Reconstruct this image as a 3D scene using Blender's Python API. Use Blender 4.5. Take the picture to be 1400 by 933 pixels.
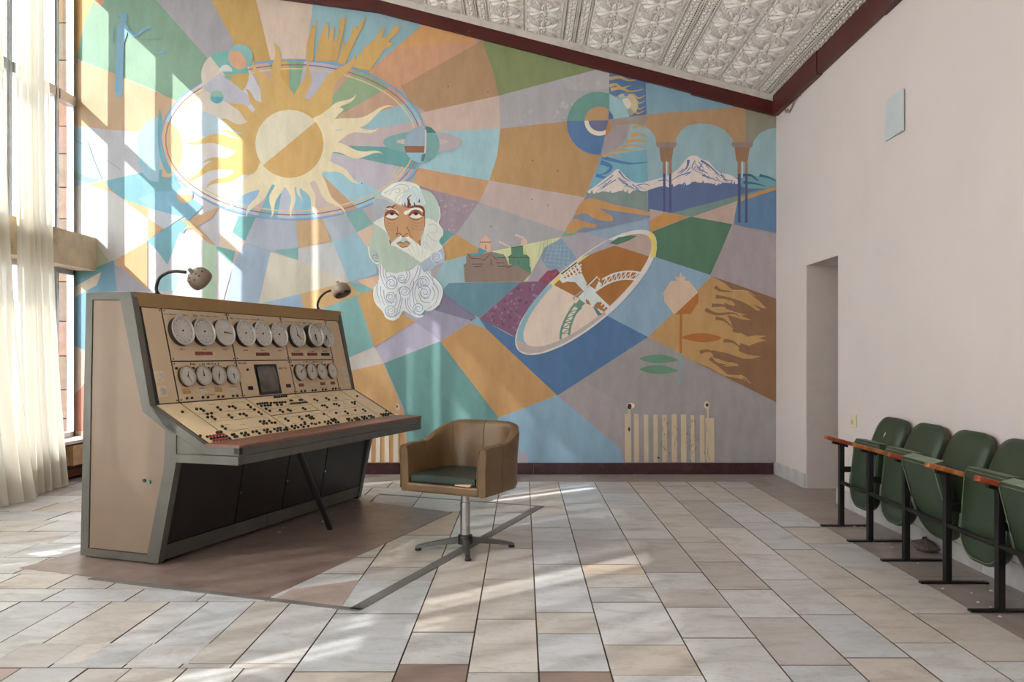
import bpy, bmesh, math, random
from mathutils import Vector, Matrix
for _o in list(bpy.data.objects): bpy.data.objects.remove(_o)
SC = bpy.context.scene
COL = SC.collection
PI = math.pi

# ---------------------------------------------------------------- camera
CAMF = 1080.0          # focal length in pixels of the 1400 px wide frame
cam_d = bpy.data.cameras.new('camera')
cam_d.sensor_width = 36.0
cam_d.lens = CAMF / 1400 * 36.0
cam_d.shift_x = -15.0 / 1400
cam_d.shift_y = 18.5 / 1400
cam_d.clip_start = 0.05
cam = bpy.data.objects.new('camera', cam_d)
cam.location = (0, 0, 1.25)
cam.rotation_euler = (PI / 2, 0, 0)
COL.objects.link(cam)
SC.camera = cam

# ---------------------------------------------------------------- sky, sun, exposure
SKY_STRENGTH = 6.6
SUN_STRENGTH = 9.5
world = bpy.data.worlds.new('sky')
SC.world = world
world.use_nodes = True
bg = world.node_tree.nodes['Background']
bg.inputs[0].default_value = (0.90, 0.95, 1.0, 1)
bg.inputs[1].default_value = SKY_STRENGTH
sun_d = bpy.data.lights.new('sun', 'SUN')
sun_d.energy = SUN_STRENGTH
sun_d.angle = math.radians(0.55)
sun_d.color = (1.0, 0.965, 0.91)
sun = bpy.data.objects.new('sun', sun_d)
sun.rotation_euler = Vector((1.35, 1.0, -1.28)).to_track_quat('-Z', 'Y').to_euler()
sun.location = (-8, -2, 9)
COL.objects.link(sun)
SC.view_settings.view_transform = 'Standard'
SC.view_settings.look = 'None'
SC.view_settings.exposure = 0.32
SC.view_settings.gamma = 1.0
SC.view_settings.use_curve_mapping = False
SC.cycles.max_bounces = 10
SC.cycles.diffuse_bounces = 6
SC.cycles.transparent_max_bounces = 16
SC.cycles.caustics_reflective = False
SC.cycles.caustics_refractive = False

# ---------------------------------------------------------------- helpers
def lin(c):
    c = c / 255.0
    return c / 12.92 if c <= 0.04045 else ((c + 0.055) / 1.055) ** 2.4

def rgb(r, g, b): return (lin(r), lin(g), lin(b), 1.0)

def new_mat(name):
    m = bpy.data.materials.new(name); m.use_nodes = True
    nt = m.node_tree
    return m, nt, nt.nodes['Principled BSDF']

def mat(name, col, rough=0.6, metal=0.0, var=0.12, scale=6.0, bump=0.0, bscale=40.0, spec=0.5, stain=None, stain_amt=0.0, stain_scale=2.0):
    """Principled material whose colour is broken up by noise in object space."""
    m, nt, p = new_mat(name)
    N, Lk = nt.nodes, nt.links
    tc = N.new('ShaderNodeTexCoord')
    no = N.new('ShaderNodeTexNoise'); no.inputs['Scale'].default_value = scale; no.inputs['Detail'].default_value = 6
    Lk.new(tc.outputs['Object'], no.inputs['Vector'])
    mr = N.new('ShaderNodeMapRange'); mr.inputs[1].default_value = 0.3; mr.inputs[2].default_value = 0.7
    mr.inputs[3].default_value = 1 - var; mr.inputs[4].default_value = 1 + var
    Lk.new(no.outputs['Fac'], mr.inputs[0])
    mx = N.new('ShaderNodeMix'); mx.data_type = 'RGBA'; mx.blend_type = 'MULTIPLY'; mx.inputs[0].default_value = 1
    mx.inputs[6].default_value = rgb(*col)
    Lk.new(mr.outputs[0], mx.inputs[7])
    out = mx.outputs[2]
    if stain:
        n2 = N.new('ShaderNodeTexNoise'); n2.inputs['Scale'].default_value = stain_scale; n2.inputs['Detail'].default_value = 8; n2.inputs['Roughness'].default_value = 0.7
        Lk.new(tc.outputs['Object'], n2.inputs['Vector'])
        r2 = N.new('ShaderNodeMapRange'); r2.inputs[1].default_value = 0.52; r2.inputs[2].default_value = 0.72; r2.inputs[4].default_value = stain_amt
        Lk.new(n2.outputs['Fac'], r2.inputs[0])
        m2 = N.new('ShaderNodeMix'); m2.data_type = 'RGBA'
        Lk.new(r2.outputs[0], m2.inputs[0]); Lk.new(out, m2.inputs[6]); m2.inputs[7].default_value = rgb(*stain)
        out = m2.outputs[2]
    Lk.new(out, p.inputs['Base Color'])
    p.inputs['Roughness'].default_value = rough; p.inputs['Metallic'].default_value = metal
    p.inputs['Specular IOR Level'].default_value = spec
    if bump:
        n3 = N.new('ShaderNodeTexNoise'); n3.inputs['Scale'].default_value = bscale; n3.inputs['Detail'].default_value = 5
        Lk.new(tc.outputs['Object'], n3.inputs['Vector'])
        b = N.new('ShaderNodeBump'); b.inputs['Strength'].default_value = bump; b.inputs['Distance'].default_value = 0.01
        Lk.new(n3.outputs['Fac'], b.inputs['Height']); Lk.new(b.outputs[0], p.inputs['Normal'])
    return m

class MB:
    """Collects boxes, prisms, tubes and lathes; build() links them as one mesh object."""
    def __init__(s): s.v = []; s.f = []; s.sm = []; s.mi = []; s.cur = 0
    def add(s, vs, fs, smooth=False, M=None):
        o = len(s.v)
        s.v += [tuple(M @ Vector(p)) if M else tuple(p) for p in vs]
        for f in fs:
            s.f.append([i + o for i in f]); s.sm.append(smooth); s.mi.append(s.cur)
        return s
    def box(s, x0, x1, y0, y1, z0, z1, M=None, bev=0.0):
        if bev <= 0:
            vs = [(x, y, z) for z in (z0, z1) for y in (y0, y1) for x in (x0, x1)]
            return s.add(vs, [(0, 2, 3, 1), (4, 5, 7, 6), (0, 1, 5, 4), (2, 6, 7, 3), (0, 4, 6, 2), (1, 3, 7, 5)], False, M)
        bm = bmesh.new()
        bmesh.ops.create_cube(bm, size=1)
        for v in bm.verts:
            v.co = ((x0 + x1) / 2 + v.co.x * (x1 - x0), (y0 + y1) / 2 + v.co.y * (y1 - y0), (z0 + z1) / 2 + v.co.z * (z1 - z0))
        bmesh.ops.bevel(bm, geom=list(bm.edges), offset=bev, segments=2, profile=0.5, affect='EDGES')
        bm.verts.index_update()
        s.add([v.co[:] for v in bm.verts], [[v.index for v in f.verts] for f in bm.faces], False, M)
        bm.free(); return s
    def prism(s, pts, ax, a0, a1, M=None):
        """pts 2D polygon extruded along axis 'x','y','z' from a0 to a1."""
        def mk(p, a): return {'x': (a, p[0], p[1]), 'y': (p[0], a, p[1]), 'z': (p[0], p[1], a)}[ax]
        n = len(pts)
        vs = [mk(p, a0) for p in pts] + [mk(p, a1) for p in pts]
        fs = [list(range(n))[::-1], list(range(n, 2 * n))] + [(i, (i + 1) % n, n + (i + 1) % n, n + i) for i in range(n)]
        return s.add(vs, fs, False, M)
    def cyl(s, p0, p1, r0, r1=None, n=14, caps=True, smooth=True):
        r1 = r0 if r1 is None else r1
        p0, p1 = Vector(p0), Vector(p1)
        d = (p1 - p0).normalized(); a = d.orthogonal().normalized(); b = d.cross(a)
        vs = []
        for p, r in ((p0, r0), (p1, r1)):
            for i in range(n):
                t = 2 * PI * i / n; vs.append(p + a * (r * math.cos(t)) + b * (r * math.sin(t)))
        s.add(vs, [(i, (i + 1) % n, n + (i + 1) % n, n + i) for i in range(n)], smooth)
        if caps: s.add(vs, [list(range(n))[::-1], list(range(n, 2 * n))], False)
        return s
    def tube(s, path, rad, n=10, caps=True):
        P = [Vector(p) for p in path]; m = len(P); vs = []; ref = None
        for i, p in enumerate(P):
            d = (P[min(i + 1, m - 1)] - P[max(i - 1, 0)]).normalized()
            a = d.orthogonal().normalized() if ref is None else (ref - d * ref.dot(d)).normalized()
            ref = a; b = d.cross(a); r = rad[i] if isinstance(rad, (list, tuple)) else rad
            vs += [p + a * (r * math.cos(2 * PI * k / n)) + b * (r * math.sin(2 * PI * k / n)) for k in range(n)]
        fs = [(i * n + k, i * n + (k + 1) % n, (i + 1) * n + (k + 1) % n, (i + 1) * n + k) for i in range(m - 1) for k in range(n)]
        s.add(vs, fs, True)
        if caps: s.add(vs, [list(range(n))[::-1], list(range((m - 1) * n, m * n))], False)
        return s
    def lathe(s, prof, n=24, M=None, smooth=True, cap=True):
        """prof: (radius, height) pairs spun about local z."""
        m = len(prof); vs = []
        for r, h in prof: vs += [(r * math.cos(2 * PI * k / n), r * math.sin(2 * PI * k / n), h) for k in range(n)]
        fs = [(i * n + k, i * n + (k + 1) % n, (i + 1) * n + (k + 1) % n, (i + 1) * n + k) for i in range(m - 1) for k in range(n)]
        if cap and prof[0][0] > 1e-6: fs.append(list(range(n))[::-1])
        if cap and prof[-1][0] > 1e-6: fs.append(list(range((m - 1) * n, m * n)))
        return s.add(vs, fs, smooth, M)
    def ell(s, c, rx, ry, rz, M=None, nu=16, nv=10):
        vs = []; fs = []
        for j in range(nv + 1):
            t = PI * j / nv
            for i in range(nu):
                a = 2 * PI * i / nu
                vs.append((c[0] + rx * math.sin(t) * math.cos(a), c[1] + ry * math.sin(t) * math.sin(a), c[2] + rz * math.cos(t)))
        for j in range(nv):
            for i in range(nu):
                fs.append((j * nu + i, (j + 1) * nu + i, (j + 1) * nu + (i + 1) % nu, j * nu + (i + 1) % nu))
        return s.add(vs, fs, True, M)
    def mesh(s, name, mats):
        me = bpy.data.meshes.new(name)
        me.from_pydata([tuple(v) for v in s.v], [], s.f)
        for m in (mats if isinstance(mats, (list, tuple)) else [mats]): me.materials.append(m)
        me.polygons.foreach_set('use_smooth', s.sm)
        me.polygons.foreach_set('material_index', s.mi)
        bm = bmesh.new(); bm.from_mesh(me)
        bmesh.ops.remove_doubles(bm, verts=bm.verts, dist=1e-6)
        bmesh.ops.recalc_face_normals(bm, faces=bm.faces)
        bm.to_mesh(me); bm.free(); me.update()
        if any(s.sm): me.set_sharp_from_angle(angle=math.radians(48))
        return me
    def build(s, name, mats, parent=None, M=None):
        return link(name, s.mesh(name, mats), parent, M)

def link(name, me, parent=None, M=None):
    o = bpy.data.objects.new(name, me); COL.objects.link(o)
    if parent: o.parent = parent
    if M: o.matrix_local = M
    return o

def tag(o, label=None, cat=None, group=None, kind=None):
    if label: o['label'] = label
    if cat: o['category'] = cat
    if group: o['group'] = group
    if kind: o['kind'] = kind
    return o

def thing(name, label, cat, loc=(0, 0, 0), M=None, group=None):
    o = bpy.data.objects.new(name, None); COL.objects.link(o)
    o.empty_display_size = 0.1
    if M: o.matrix_world = M
    else: o.location = loc
    return tag(o, label, cat, group)

def frame(o, ex, ey, ez):
    ex, ey, ez, o = Vector(ex), Vector(ey), Vector(ez), Vector(o)
    return Matrix(((ex.x, ey.x, ez.x, o.x), (ex.y, ey.y, ez.y, o.y), (ex.z, ey.z, ez.z, o.z), (0, 0, 0, 1)))
# ================================================================ the room
XL, XR, YB, YF = -4.70, 2.645, 8.257, -3.6     # left wall, right wall, back wall, wall behind the camera
ZC = 3.930                                      # ceiling height at the right wall
SL1, SL2, XK = 0.258, 0.136, -1.51              # ceiling slopes and the kink between them
def ceil_z(x): return ZC + SL1 * (XR - x) if x > XK else ZC + SL1 * (XR - XK) + SL2 * (XK - x)

M_plaster = mat('plaster_pink_white', (216, 204, 201), 0.85, var=0.018, scale=1.6, bump=0.05, bscale=14, stain=(206, 193, 189), stain_amt=0.4, stain_scale=1.1)
M_plaster_shaded = mat('plaster_shaded_niche', (196, 184, 178), 0.9, var=0.04, scale=3, bump=0.08, bscale=20, stain=(168, 152, 142), stain_amt=0.5, stain_scale=3)
M_white = mat('ceiling_paint', (234, 229, 225), 0.8, var=0.05, scale=5, stain=(176, 160, 146), stain_amt=0.4, stain_scale=3)
M_mould = mat('moulding_paint', (206, 197, 190), 0.7, var=0.06, scale=5, stain=(150, 136, 124), stain_amt=0.6, stain_scale=6)
M_redwood = mat('oxblood_trim_paint', (78, 20, 16), 0.45, var=0.2, scale=5, bump=0.03, bscale=25)
M_granite = mat('dark_granite_skirting', (62, 32, 38), 0.3, var=0.3, scale=26, stain=(104, 72, 74), stain_amt=0.6, stain_scale=9)
M_marble_trim = mat('grey_marble_skirting', (196, 192, 192), 0.4, var=0.1, scale=9, stain=(150, 146, 148), stain_amt=0.6, stain_scale=5)
M_concrete = mat('stained_concrete', (196, 178, 152), 0.9, var=0.12, scale=8, bump=0.15, bscale=40, stain=(122, 98, 72), stain_amt=0.7, stain_scale=3.5)
M_alu = mat('aluminium_frame', (196, 196, 198), 0.35, 0.75, var=0.08, scale=12)
M_rust = mat('rusty_edge', (112, 70, 48), 0.8, var=0.3, scale=30, bump=0.2, bscale=60)
M_wood_pale = mat('raw_board', (178, 142, 100), 0.7, var=0.2, scale=12, bump=0.1)
M_dark = mat('dark_gap', (24, 20, 18), 0.9, var=0.1)
M_grout = mat('dark_grout', (98, 86, 78), 0.9, var=0.2, scale=20)

def glass_mat():
    m, nt, p = new_mat('window_glass'); N, Lk = nt.nodes, nt.links
    N.remove(p)
    t = N.new('ShaderNodeBsdfTransparent'); t.inputs[0].default_value = (0.97, 0.985, 0.98, 1)
    g = N.new('ShaderNodeBsdfGlossy'); g.inputs['Roughness'].default_value = 0.02
    lw = N.new('ShaderNodeLayerWeight'); lw.inputs[0].default_value = 0.12
    fr = N.new('ShaderNodeMath'); fr.operation = 'MULTIPLY'; fr.inputs[1].default_value = 0.5
    Lk.new(lw.outputs['Fresnel'], fr.inputs[0])
    mx = N.new('ShaderNodeMixShader')
    Lk.new(fr.outputs[0], mx.inputs[0]); Lk.new(t.outputs[0], mx.inputs[1]); Lk.new(g.outputs[0], mx.inputs[2])
    Lk.new(mx.outputs[0], N['Material Output'].inputs[0])
    return m
M_glass = glass_mat()

# ---- floor: grout bed and separate marble slabs
floor = MB().box(XL - 0.1, XR + 1.2, YF - 0.2, YB + 0.15, -0.14, -0.014).build('floor', M_grout)
tag(floor, kind='structure')

def marble_mat():
    m, nt, p = new_mat('floor_marble'); N, Lk = nt.nodes, nt.links
    tc = N.new('ShaderNodeTexCoord'); oi = N.new('ShaderNodeObjectInfo')
    ad = N.new('ShaderNodeVectorMath'); ad.operation = 'MULTIPLY_ADD'
    rv = N.new('ShaderNodeCombineXYZ')
    Lk.new(oi.outputs['Random'], rv.inputs[0]); Lk.new(oi.outputs['Random'], rv.inputs[1]); Lk.new(oi.outputs['Random'], rv.inputs[2])
    Lk.new(rv.outputs[0], ad.inputs[0]); ad.inputs[1].default_value = (37, 53, 71); Lk.new(tc.outputs['Object'], ad.inputs[2])
    mp = N.new('ShaderNodeMapping'); mp.inputs['Scale'].default_value = (1.0, 2.6, 1); mp.inputs['Rotation'].default_value = (0, 0, 0.35)
    Lk.new(ad.outputs[0], mp.inputs[0])
    n1 = N.new('ShaderNodeTexNoise'); n1.inputs['Scale'].default_value = 3.2; n1.inputs['Detail'].default_value = 8; n1.inputs['Roughness'].default_value = 0.65; n1.inputs['Distortion'].default_value = 0.8
    Lk.new(mp.outputs[0], n1.inputs['Vector'])
    cr = N.new('ShaderNodeValToRGB')
    cr.color_ramp.elements[0].position = 0.30; cr.color_ramp.elements[0].color = (0.72, 0.68, 0.65, 1)
    cr.color_ramp.elements[1].position = 0.70; cr.color_ramp.elements[1].color = (1.04, 1.04, 1.05, 1)
    e = cr.color_ramp.elements.new(0.5); e.color = (0.97, 0.95, 0.93, 1)
    Lk.new(n1.outputs['Fac'], cr.inputs[0])
    mx = N.new('ShaderNodeMix'); mx.data_type = 'RGBA'; mx.blend_type = 'MULTIPLY'; mx.inputs[0].default_value = 1
    Lk.new(oi.outputs['Color'], mx.inputs[6]); Lk.new(cr.outputs[0], mx.inputs[7])
    # rusty grime in patches
    n2 = N.new('ShaderNodeTexNoise'); n2.inputs['Scale'].default_value = 5; n2.inputs['Detail'].default_value = 9; n2.inputs['Roughness'].default_value = 0.75
    Lk.new(ad.outputs[0], n2.inputs['Vector'])
    r2 = N.new('ShaderNodeMapRange'); r2.inputs[1].default_value = 0.56; r2.inputs[2].default_value = 0.78; r2.inputs[4].default_value = 0.6
    Lk.new(n2.outputs['Fac'], r2.inputs[0])
    m2 = N.new('ShaderNodeMix'); m2.data_type = 'RGBA'; m2.inputs[7].default_value = rgb(136, 108, 88)
    Lk.new(r2.outputs[0], m2.inputs[0]); Lk.new(mx.outputs[2], m2.inputs[6])
    Lk.new(m2.outputs[2], p.inputs['Base Color'])
    n4 = N.new('ShaderNodeTexNoise'); n4.inputs['Scale'].default_value = 22; n4.inputs['Detail'].default_value = 8; n4.inputs['Roughness'].default_value = 0.8
    Lk.new(mp.outputs[0], n4.inputs['Vector'])
    r4 = N.new('ShaderNodeMapRange'); r4.inputs[1].default_value = 0.54; r4.inputs[2].default_value = 0.70; r4.inputs[4].default_value = 0.75
    Lk.new(n4.outputs['Fac'], r4.inputs[0])
    m4 = N.new('ShaderNodeMix'); m4.data_type = 'RGBA'; m4.inputs[7].default_value = rgb(150, 132, 118)
    Lk.new(r4.outputs[0], m4.inputs[0]); Lk.new(m2.outputs[2], m4.inputs[6])
    Lk.new(m4.outputs[2], p.inputs['Base Color'])
    rr = N.new('ShaderNodeMapRange'); rr.inputs[3].default_value = 0.22; rr.inputs[4].default_value = 0.5
    Lk.new(n2.outputs['Fac'], rr.inputs[0]); Lk.new(rr.outputs[0], p.inputs['Roughness'])
    p.inputs['Specular IOR Level'].default_value = 0.45
    return m
M_marble = marble_mat()

rt = random.Random(4)
TILE_COLS = [(203, 203, 205), (196, 196, 198), (207, 207, 210), (201, 196, 192), (198, 190, 183), (190, 185, 184), (203, 205, 210), (193, 188, 187), (196, 199, 204)]
DARK_TILE = (172, 152, 144)
tile_count = [0]
far_tiles = MB()
def tile(x0, x1, y0, y1, col=None, far=False):
    g = 0.0020
    x0 += g; x1 -= g; y0 += g; y1 -= g
    if x1 - x0 < 0.02 or y1 - y0 < 0.02: return
    dz = rt.uniform(-0.0012, 0.0012); c = 0.0015
    w, h = (x1 - x0) / 2, (y1 - y0) / 2
    if col is None: col = rt.choice(TILE_COLS) if rt.random() > -1 else DARK_TILE
    if far:
        far_tiles.box(x0, x1, y0, y1, -0.0135, dz); return
    m = MB()
    vs = [(-w, -h, -0.0135), (w, -h, -0.0135), (w, h, -0.0135), (-w, h, -0.0135), (-w, -h, -c), (w, -h, -c), (w, h, -c), (-w, h, -c),
          (-w + c, -h + c, 0), (w - c, -h + c, 0), (w - c, h - c, 0), (-w + c, h - c, 0)]
    fs = [(3, 2, 1, 0), (8, 9, 10, 11)] + [(i, (i + 1) % 4, 4 + (i + 1) % 4, 4 + i) for i in range(4)] + [(4 + i, 4 + (i + 1) % 4, 8 + (i + 1) % 4, 8 + i) for i in range(4)]
    m.add(vs, fs[:2]); m.cur = 1; m.add(vs, fs[2:])
    o = m.build('tile', [M_marble, M_grout], floor)
    o.location = ((x0 + x1) / 2, (y0 + y1) / 2, dz)
    v = rt.uniform(0.94, 1.05)
    o.color = tuple(min(1, k * v) for k in rgb(*col)[:3]) + (1,)
    tile_count[0] += 1

def Yp(py): return 1350.0 / (py - 485.0)       # floor depth of an image row
cols_x = [-0.907, -0.50, -0.217, 0.062, 0.345, 0.70, 1.03, 1.323, 1.60, 1.873, 2.196]
joints = [[676, 700, 732, 776, 794, 839.7, 918.7], [672, 690, 705, 741, 795.7, 865, 908.6], [676, 701.6, 718, 750, 792.7, 847, 920],
          [668, 704, 722, 740.6, 772, 800, 838, 867, 919], [688.7, 724, 739, 772.6, 785.5, 804, 824, 882], [673.6, 690, 737.4, 783, 806, 831, 873],
          [674, 704, 742, 769, 806.6, 845, 910], [665, 685, 722, 758.8, 793, 841, 900], [687, 715, 751.6, 805, 880], [668, 700, 721, 743.7, 775, 840, 905]]
special = {(0, 2): (196, 176, 160), (3, 9): (150, 130, 122), (1, 7): (140, 118, 112), (4, 4): (206, 190, 172), (7, 3): (212, 210, 210)}
for i in range(len(cols_x) - 1):
    ys = [7.757] + [Yp(p) for p in joints[i]]
    y = ys[-1]
    while y > 1.6: y -= rt.uniform(0.30, 0.62); ys.append(y)
    for k in range(len(ys) - 1): tile(cols_x[i], cols_x[i + 1], ys[k + 1], ys[k], special.get((i, k)))
# rows that run the other way in the left part of the room
row_y = [7.757, 7.40, 7.02, 6.66, 6.30, 5.95, 5.58, 5.22, 4.86, 4.50, 4.21, 3.995, 3.19, 3.418, 3.147, 2.86, 2.5, 2.15, 1.8]
r3 = [-2.18, -2.01, -1.84, -1.64, -1.466, -1.26, -1.077]
for j in range(len(row_y) - 1):
    y1, y0 = row_y[j], row_y[j + 1]
    xs = [-0.907]
    if abs(y1 - 3.19) < 0.01: xs += r3[::-1]
    while xs[-1] > XL:
        wd = rt.uniform(0.17, 0.30) if y1 < 4.2 else rt.uniform(0.3, 0.55)
        xs.append(xs[-1] - wd)
    xs[-1] = XL
    for k in range(len(xs) - 1):
        mid = 0.5 * (xs[k] + xs[k + 1])
        if (mid / (0.5 * (y0 + y1))) < -0.80: continue
        col = DARK_TILE if (j == 12 and k in (6,)) or (j == 14 and k == 5) else None
        tile(xs[k + 1], xs[k], y0, y1, col)
# what stays outside the frame, joined
for (x0, x1, y0, y1) in [(-0.907, 2.196, YF, 1.0)]:
    y = y0
    while y < y1 - 0.4:
        x = x0
        while x < x1 - 0.05:
            tile(x, min(x + 0.31, x1), y, y + 0.45, far=True); x += 0.31
        y += 0.45
x = XL
while x < -0.95:
    y = YF
    while y < 7.7:
        mid = x + 0.2
        if mid / max(y + 0.22, 0.1) < -0.80 or y < 1.6: tile(x, min(x + 0.4, -0.907), y, min(y + 0.44, 7.757), far=True)
        y += 0.44
    x += 0.4
M_far = mat('marble_beyond_frame', (204, 198, 194), 0.35, var=0.1, scale=4)
o = far_tiles.build('tile_field', M_far, floor); o['kind'] = 'stuff'

# grey border slabs along back wall and right wall
M_border = mat('grey_border_stone', (150, 138, 132), 0.4, var=0.14, scale=7, stain=(120, 102, 92), stain_amt=0.7, stain_scale=2.4)
def slab(name, pts, z0, z1, m, parent=floor):
    return MB().prism(pts, 'z', z0, z1).build(name, m, parent)
def rect(x0, x1, y0, y1): return [(x0 + .002, y0 + .002), (x1 - .002, y0 + .002), (x1 - .002, y1 - .002), (x0 + .002, y1 - .002)]
xb = XL
while xb < XR - 0.01:
    w = min(rt.uniform(0.55, 0.95), XR - xb)
    slab('border_slab', rect(xb, xb + w, 7.757, YB), -0.0135, rt.uniform(-.001, .001), M_border); xb += w
yb = 7.757
while yb > 1.2:
    w = rt.uniform(0.5, 0.9)
    slab('border_slab', rect(2.196, XR, yb - w, yb), -0.0135, rt.uniform(-.001, .001), M_border); yb -= w
slab('border_slab', rect(2.196, XR, YF, yb), -0.0135, 0, M_border)
slab('border_slab', rect(XR, XR + 1.0, 6.635, 7.375), -0.0135, 0, M_border)

# brown stone platform inlay under the console and the grey line around it
TH = 0.330
U = Vector((math.sin(TH), math.cos(TH), 0)); V = Vector((math.cos(TH), -math.sin(TH), 0))
A0 = Vector((-2.726, 4.883, 0)); CL = 2.30
def FL(u, v): q = A0 + U * u + V * v; return (q.x, q.y)
M_brown = mat('brown_stone_inlay', (138, 118, 110), 0.34, var=0.16, scale=11, stain=(90, 68, 58), stain_amt=0.75, stain_scale=3.0)
M_line = mat('grey_stone_line', (112, 108, 106), 0.5, var=0.15, scale=14)
def uv_rect(u0, u1, v0, v1, g=0.0015): return [FL(u0 + g, v0 + g), FL(u1 - g, v0 + g), FL(u1 - g, v1 - g), FL(u0 + g, v1 - g)]
for k, (u0, u1) in enumerate([(-0.325, 0.36), (0.36, 1.05), (1.05, 1.62), (1.62, 2.0)]):
    for (v0, v1) in [(-0.12, 0.75), (0.75, 1.61)]:
        slab('inlay_slab', uv_rect(u0, u1, v0, v1, 0.0006), -0.012, 0.0025, M_brown)
slab('inlay_slab', [FL(2.0012, 0.0), FL(2.0012, 1.60), FL(2.20, 0.65), FL(2.24, 0.0)], -0.012, 0.0025, M_brown)
def px_floor(x, y): Y = Yp(y); return ((x - 715) * Y / CAMF, Y)
slab('inlay_slab', [px_floor(*p) for p in ((401, 806), (491, 794), (467, 830), (372, 821))], -0.012, 0.0022, mat('greyish_brown_tile', (172, 154, 146), .34, var=.14, scale=9, stain=(136, 116, 106), stain_amt=.6, stain_scale=5))
for (a, b, w) in [((-0.348, 0.45), (-0.345, 2.16), 0.021), ((-0.345, 2.13), (2.47, 2.19), 0.034), ((2.46, 2.19), (2.53, 0.65), 0.010)]:
    p, q = Vector(FL(*a)), Vector(FL(*b)); d = (q - p).normalized(); n = Vector((-d.y, d.x)) * w
    slab('inlay_line', [tuple(p + n), tuple(q + n), tuple(q - n), tuple(p - n)], -0.010, 0.0034, M_line)
# fallen flakes of plaster and paint
fk = MB(); rr = random.Random(17)
for k in range(70):
    if k < 40: x, y = rr.uniform(2.22, 2.62), rr.uniform(3.2, 5.8)
    elif k < 56: x, y = FL(rr.uniform(.9, 2.3), rr.uniform(.62, .9))
    else: x, y = rr.uniform(-1.2, 2.4), rr.uniform(7.9, 8.2)
    q = rr.uniform(.004, .014); a = rr.uniform(0, 6.28)
    fk.add([(x + q * math.cos(a), y + q * math.sin(a), .0045), (x + q * math.cos(a + 2), y + q * math.sin(a + 2), .0045), (x + q * math.cos(a + 4), y + q * math.sin(a + 4), .005), (x, y, .005 + q * .5)], [(0, 1, 3), (1, 2, 3), (2, 0, 3)])
o = fk.build('paint_flake', mat('white_flake', (214, 208, 200), .9), floor); o['kind'] = 'stuff'

# ---- back wall with gable top
wb = MB()
zt = 0.25
wb.prism([(XL - 0.055, -0.14), (XR + 1.2, -0.14), (XR + 1.2, ceil_z(XR) + zt), (XR, ceil_z(XR) + zt), (XK, ceil_z(XK) + zt), (XL - 0.055, ceil_z(XL) + zt)], 'y', YB, YB + 0.25)
wall_back = wb.build('wall_back', M_plaster); tag(wall_back, kind='structure')

# ---- right wall, one metre thick, with the door niche cut through
wr = MB()
DY0, DY1, DZ = 6.63, 7.38, 2.082
wr.box(XR, XR + 1.0, YF, DY0, -0.014, ZC + 0.2)
wr.box(XR, XR + 1.0, DY1, YB, -0.014, ZC + 0.2)
wr.box(XR, XR + 1.0, DY0, DY1, DZ, ZC + 0.2)
wr.box(XR + 0.95, XR + 1.05, DY0, DY1, -0.014, DZ)
wall_right = wr.build('wall_right', M_plaster); tag(wall_right, kind='structure')
MB().box(XR + 0.006, XR + 0.95, DY1 - 0.006, DY1, 0.0, DZ).build('jamb', M_plaster_shaded, wall_right)  # thin sheet of darker plaster; the niche's shade is painted into its colour
# wall behind the camera; two unseen tall windows added for frontal fill light
FILL_WINDOWS = [(-4.4, -2.5), (-2.2, -0.3)]
wf = MB()
xs_ = [XL - 0.2] + [v for p in FILL_WINDOWS for v in p] + [XR + 1.0]
for a, b in zip(xs_[0::2], xs_[1::2]): wf.box(a, b, YF - 0.2, YF, -0.14, 3.25)
for a, b in FILL_WINDOWS: wf.box(a, b, YF - 0.2, YF, -0.14, 0.85)
wf.prism([(XL - 0.2, 3.25), (XR + 1.0, 3.25), (XR + 1.0, ZC + zt), (XR, ZC + zt), (XK, ceil_z(XK) + zt), (XL - 0.2, ceil_z(XL) + zt)], 'y', YF - 0.2, YF)
tag(wf.build('wall_front', M_plaster), kind='structure')
for k, (a, b) in enumerate(FILL_WINDOWS):
    fr = MB()
    for x0, x1, z0, z1 in ((a, b, 0.85, 0.91), (a, b, 3.19, 3.25), (a, a + .06, .91, 3.19), (b - .06, b, .91, 3.19), ((a + b) / 2 - .03, (a + b) / 2 + .03, .91, 3.19)): fr.box(x0, x1, YF - .12, YF - .05, z0, z1)
    w = fr.build('window_%d' % (k + 3), M_alu); tag(w, kind='structure')  # unseen window, added to let fill light in
    for x0, x1 in ((a + .05, (a + b) / 2 - .02), ((a + b) / 2 + .02, b - .05)): MB().box(x0, x1, YF - .088, YF - .082, .90, 3.20).build('pane', M_glass, w)

# ---- ceiling slabs and embossed tiles
ce = MB()
t = 0.12
ce.prism([(XR + 0.0, ceil_z(XR)), (XK, ceil_z(XK)), (XL, ceil_z(XL)), (XL, ceil_z(XL) + t), (XK, ceil_z(XK) + t), (XR + 0.0, ceil_z(XR) + t)], 'y', YF, YB)
ceiling = ce.build('ceiling', M_white); tag(ceiling, kind='structure')
n_ = math.sqrt(1 + SL1 * SL1)
CX = Vector((-1 / n_, 0, SL1 / n_)); CN = Vector((-SL1 / n_, 0, -1 / n_))
def cframe(X, Y): return frame((X, Y, ceil_z(X)), CX, (0, 1, 0), CN)

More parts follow.
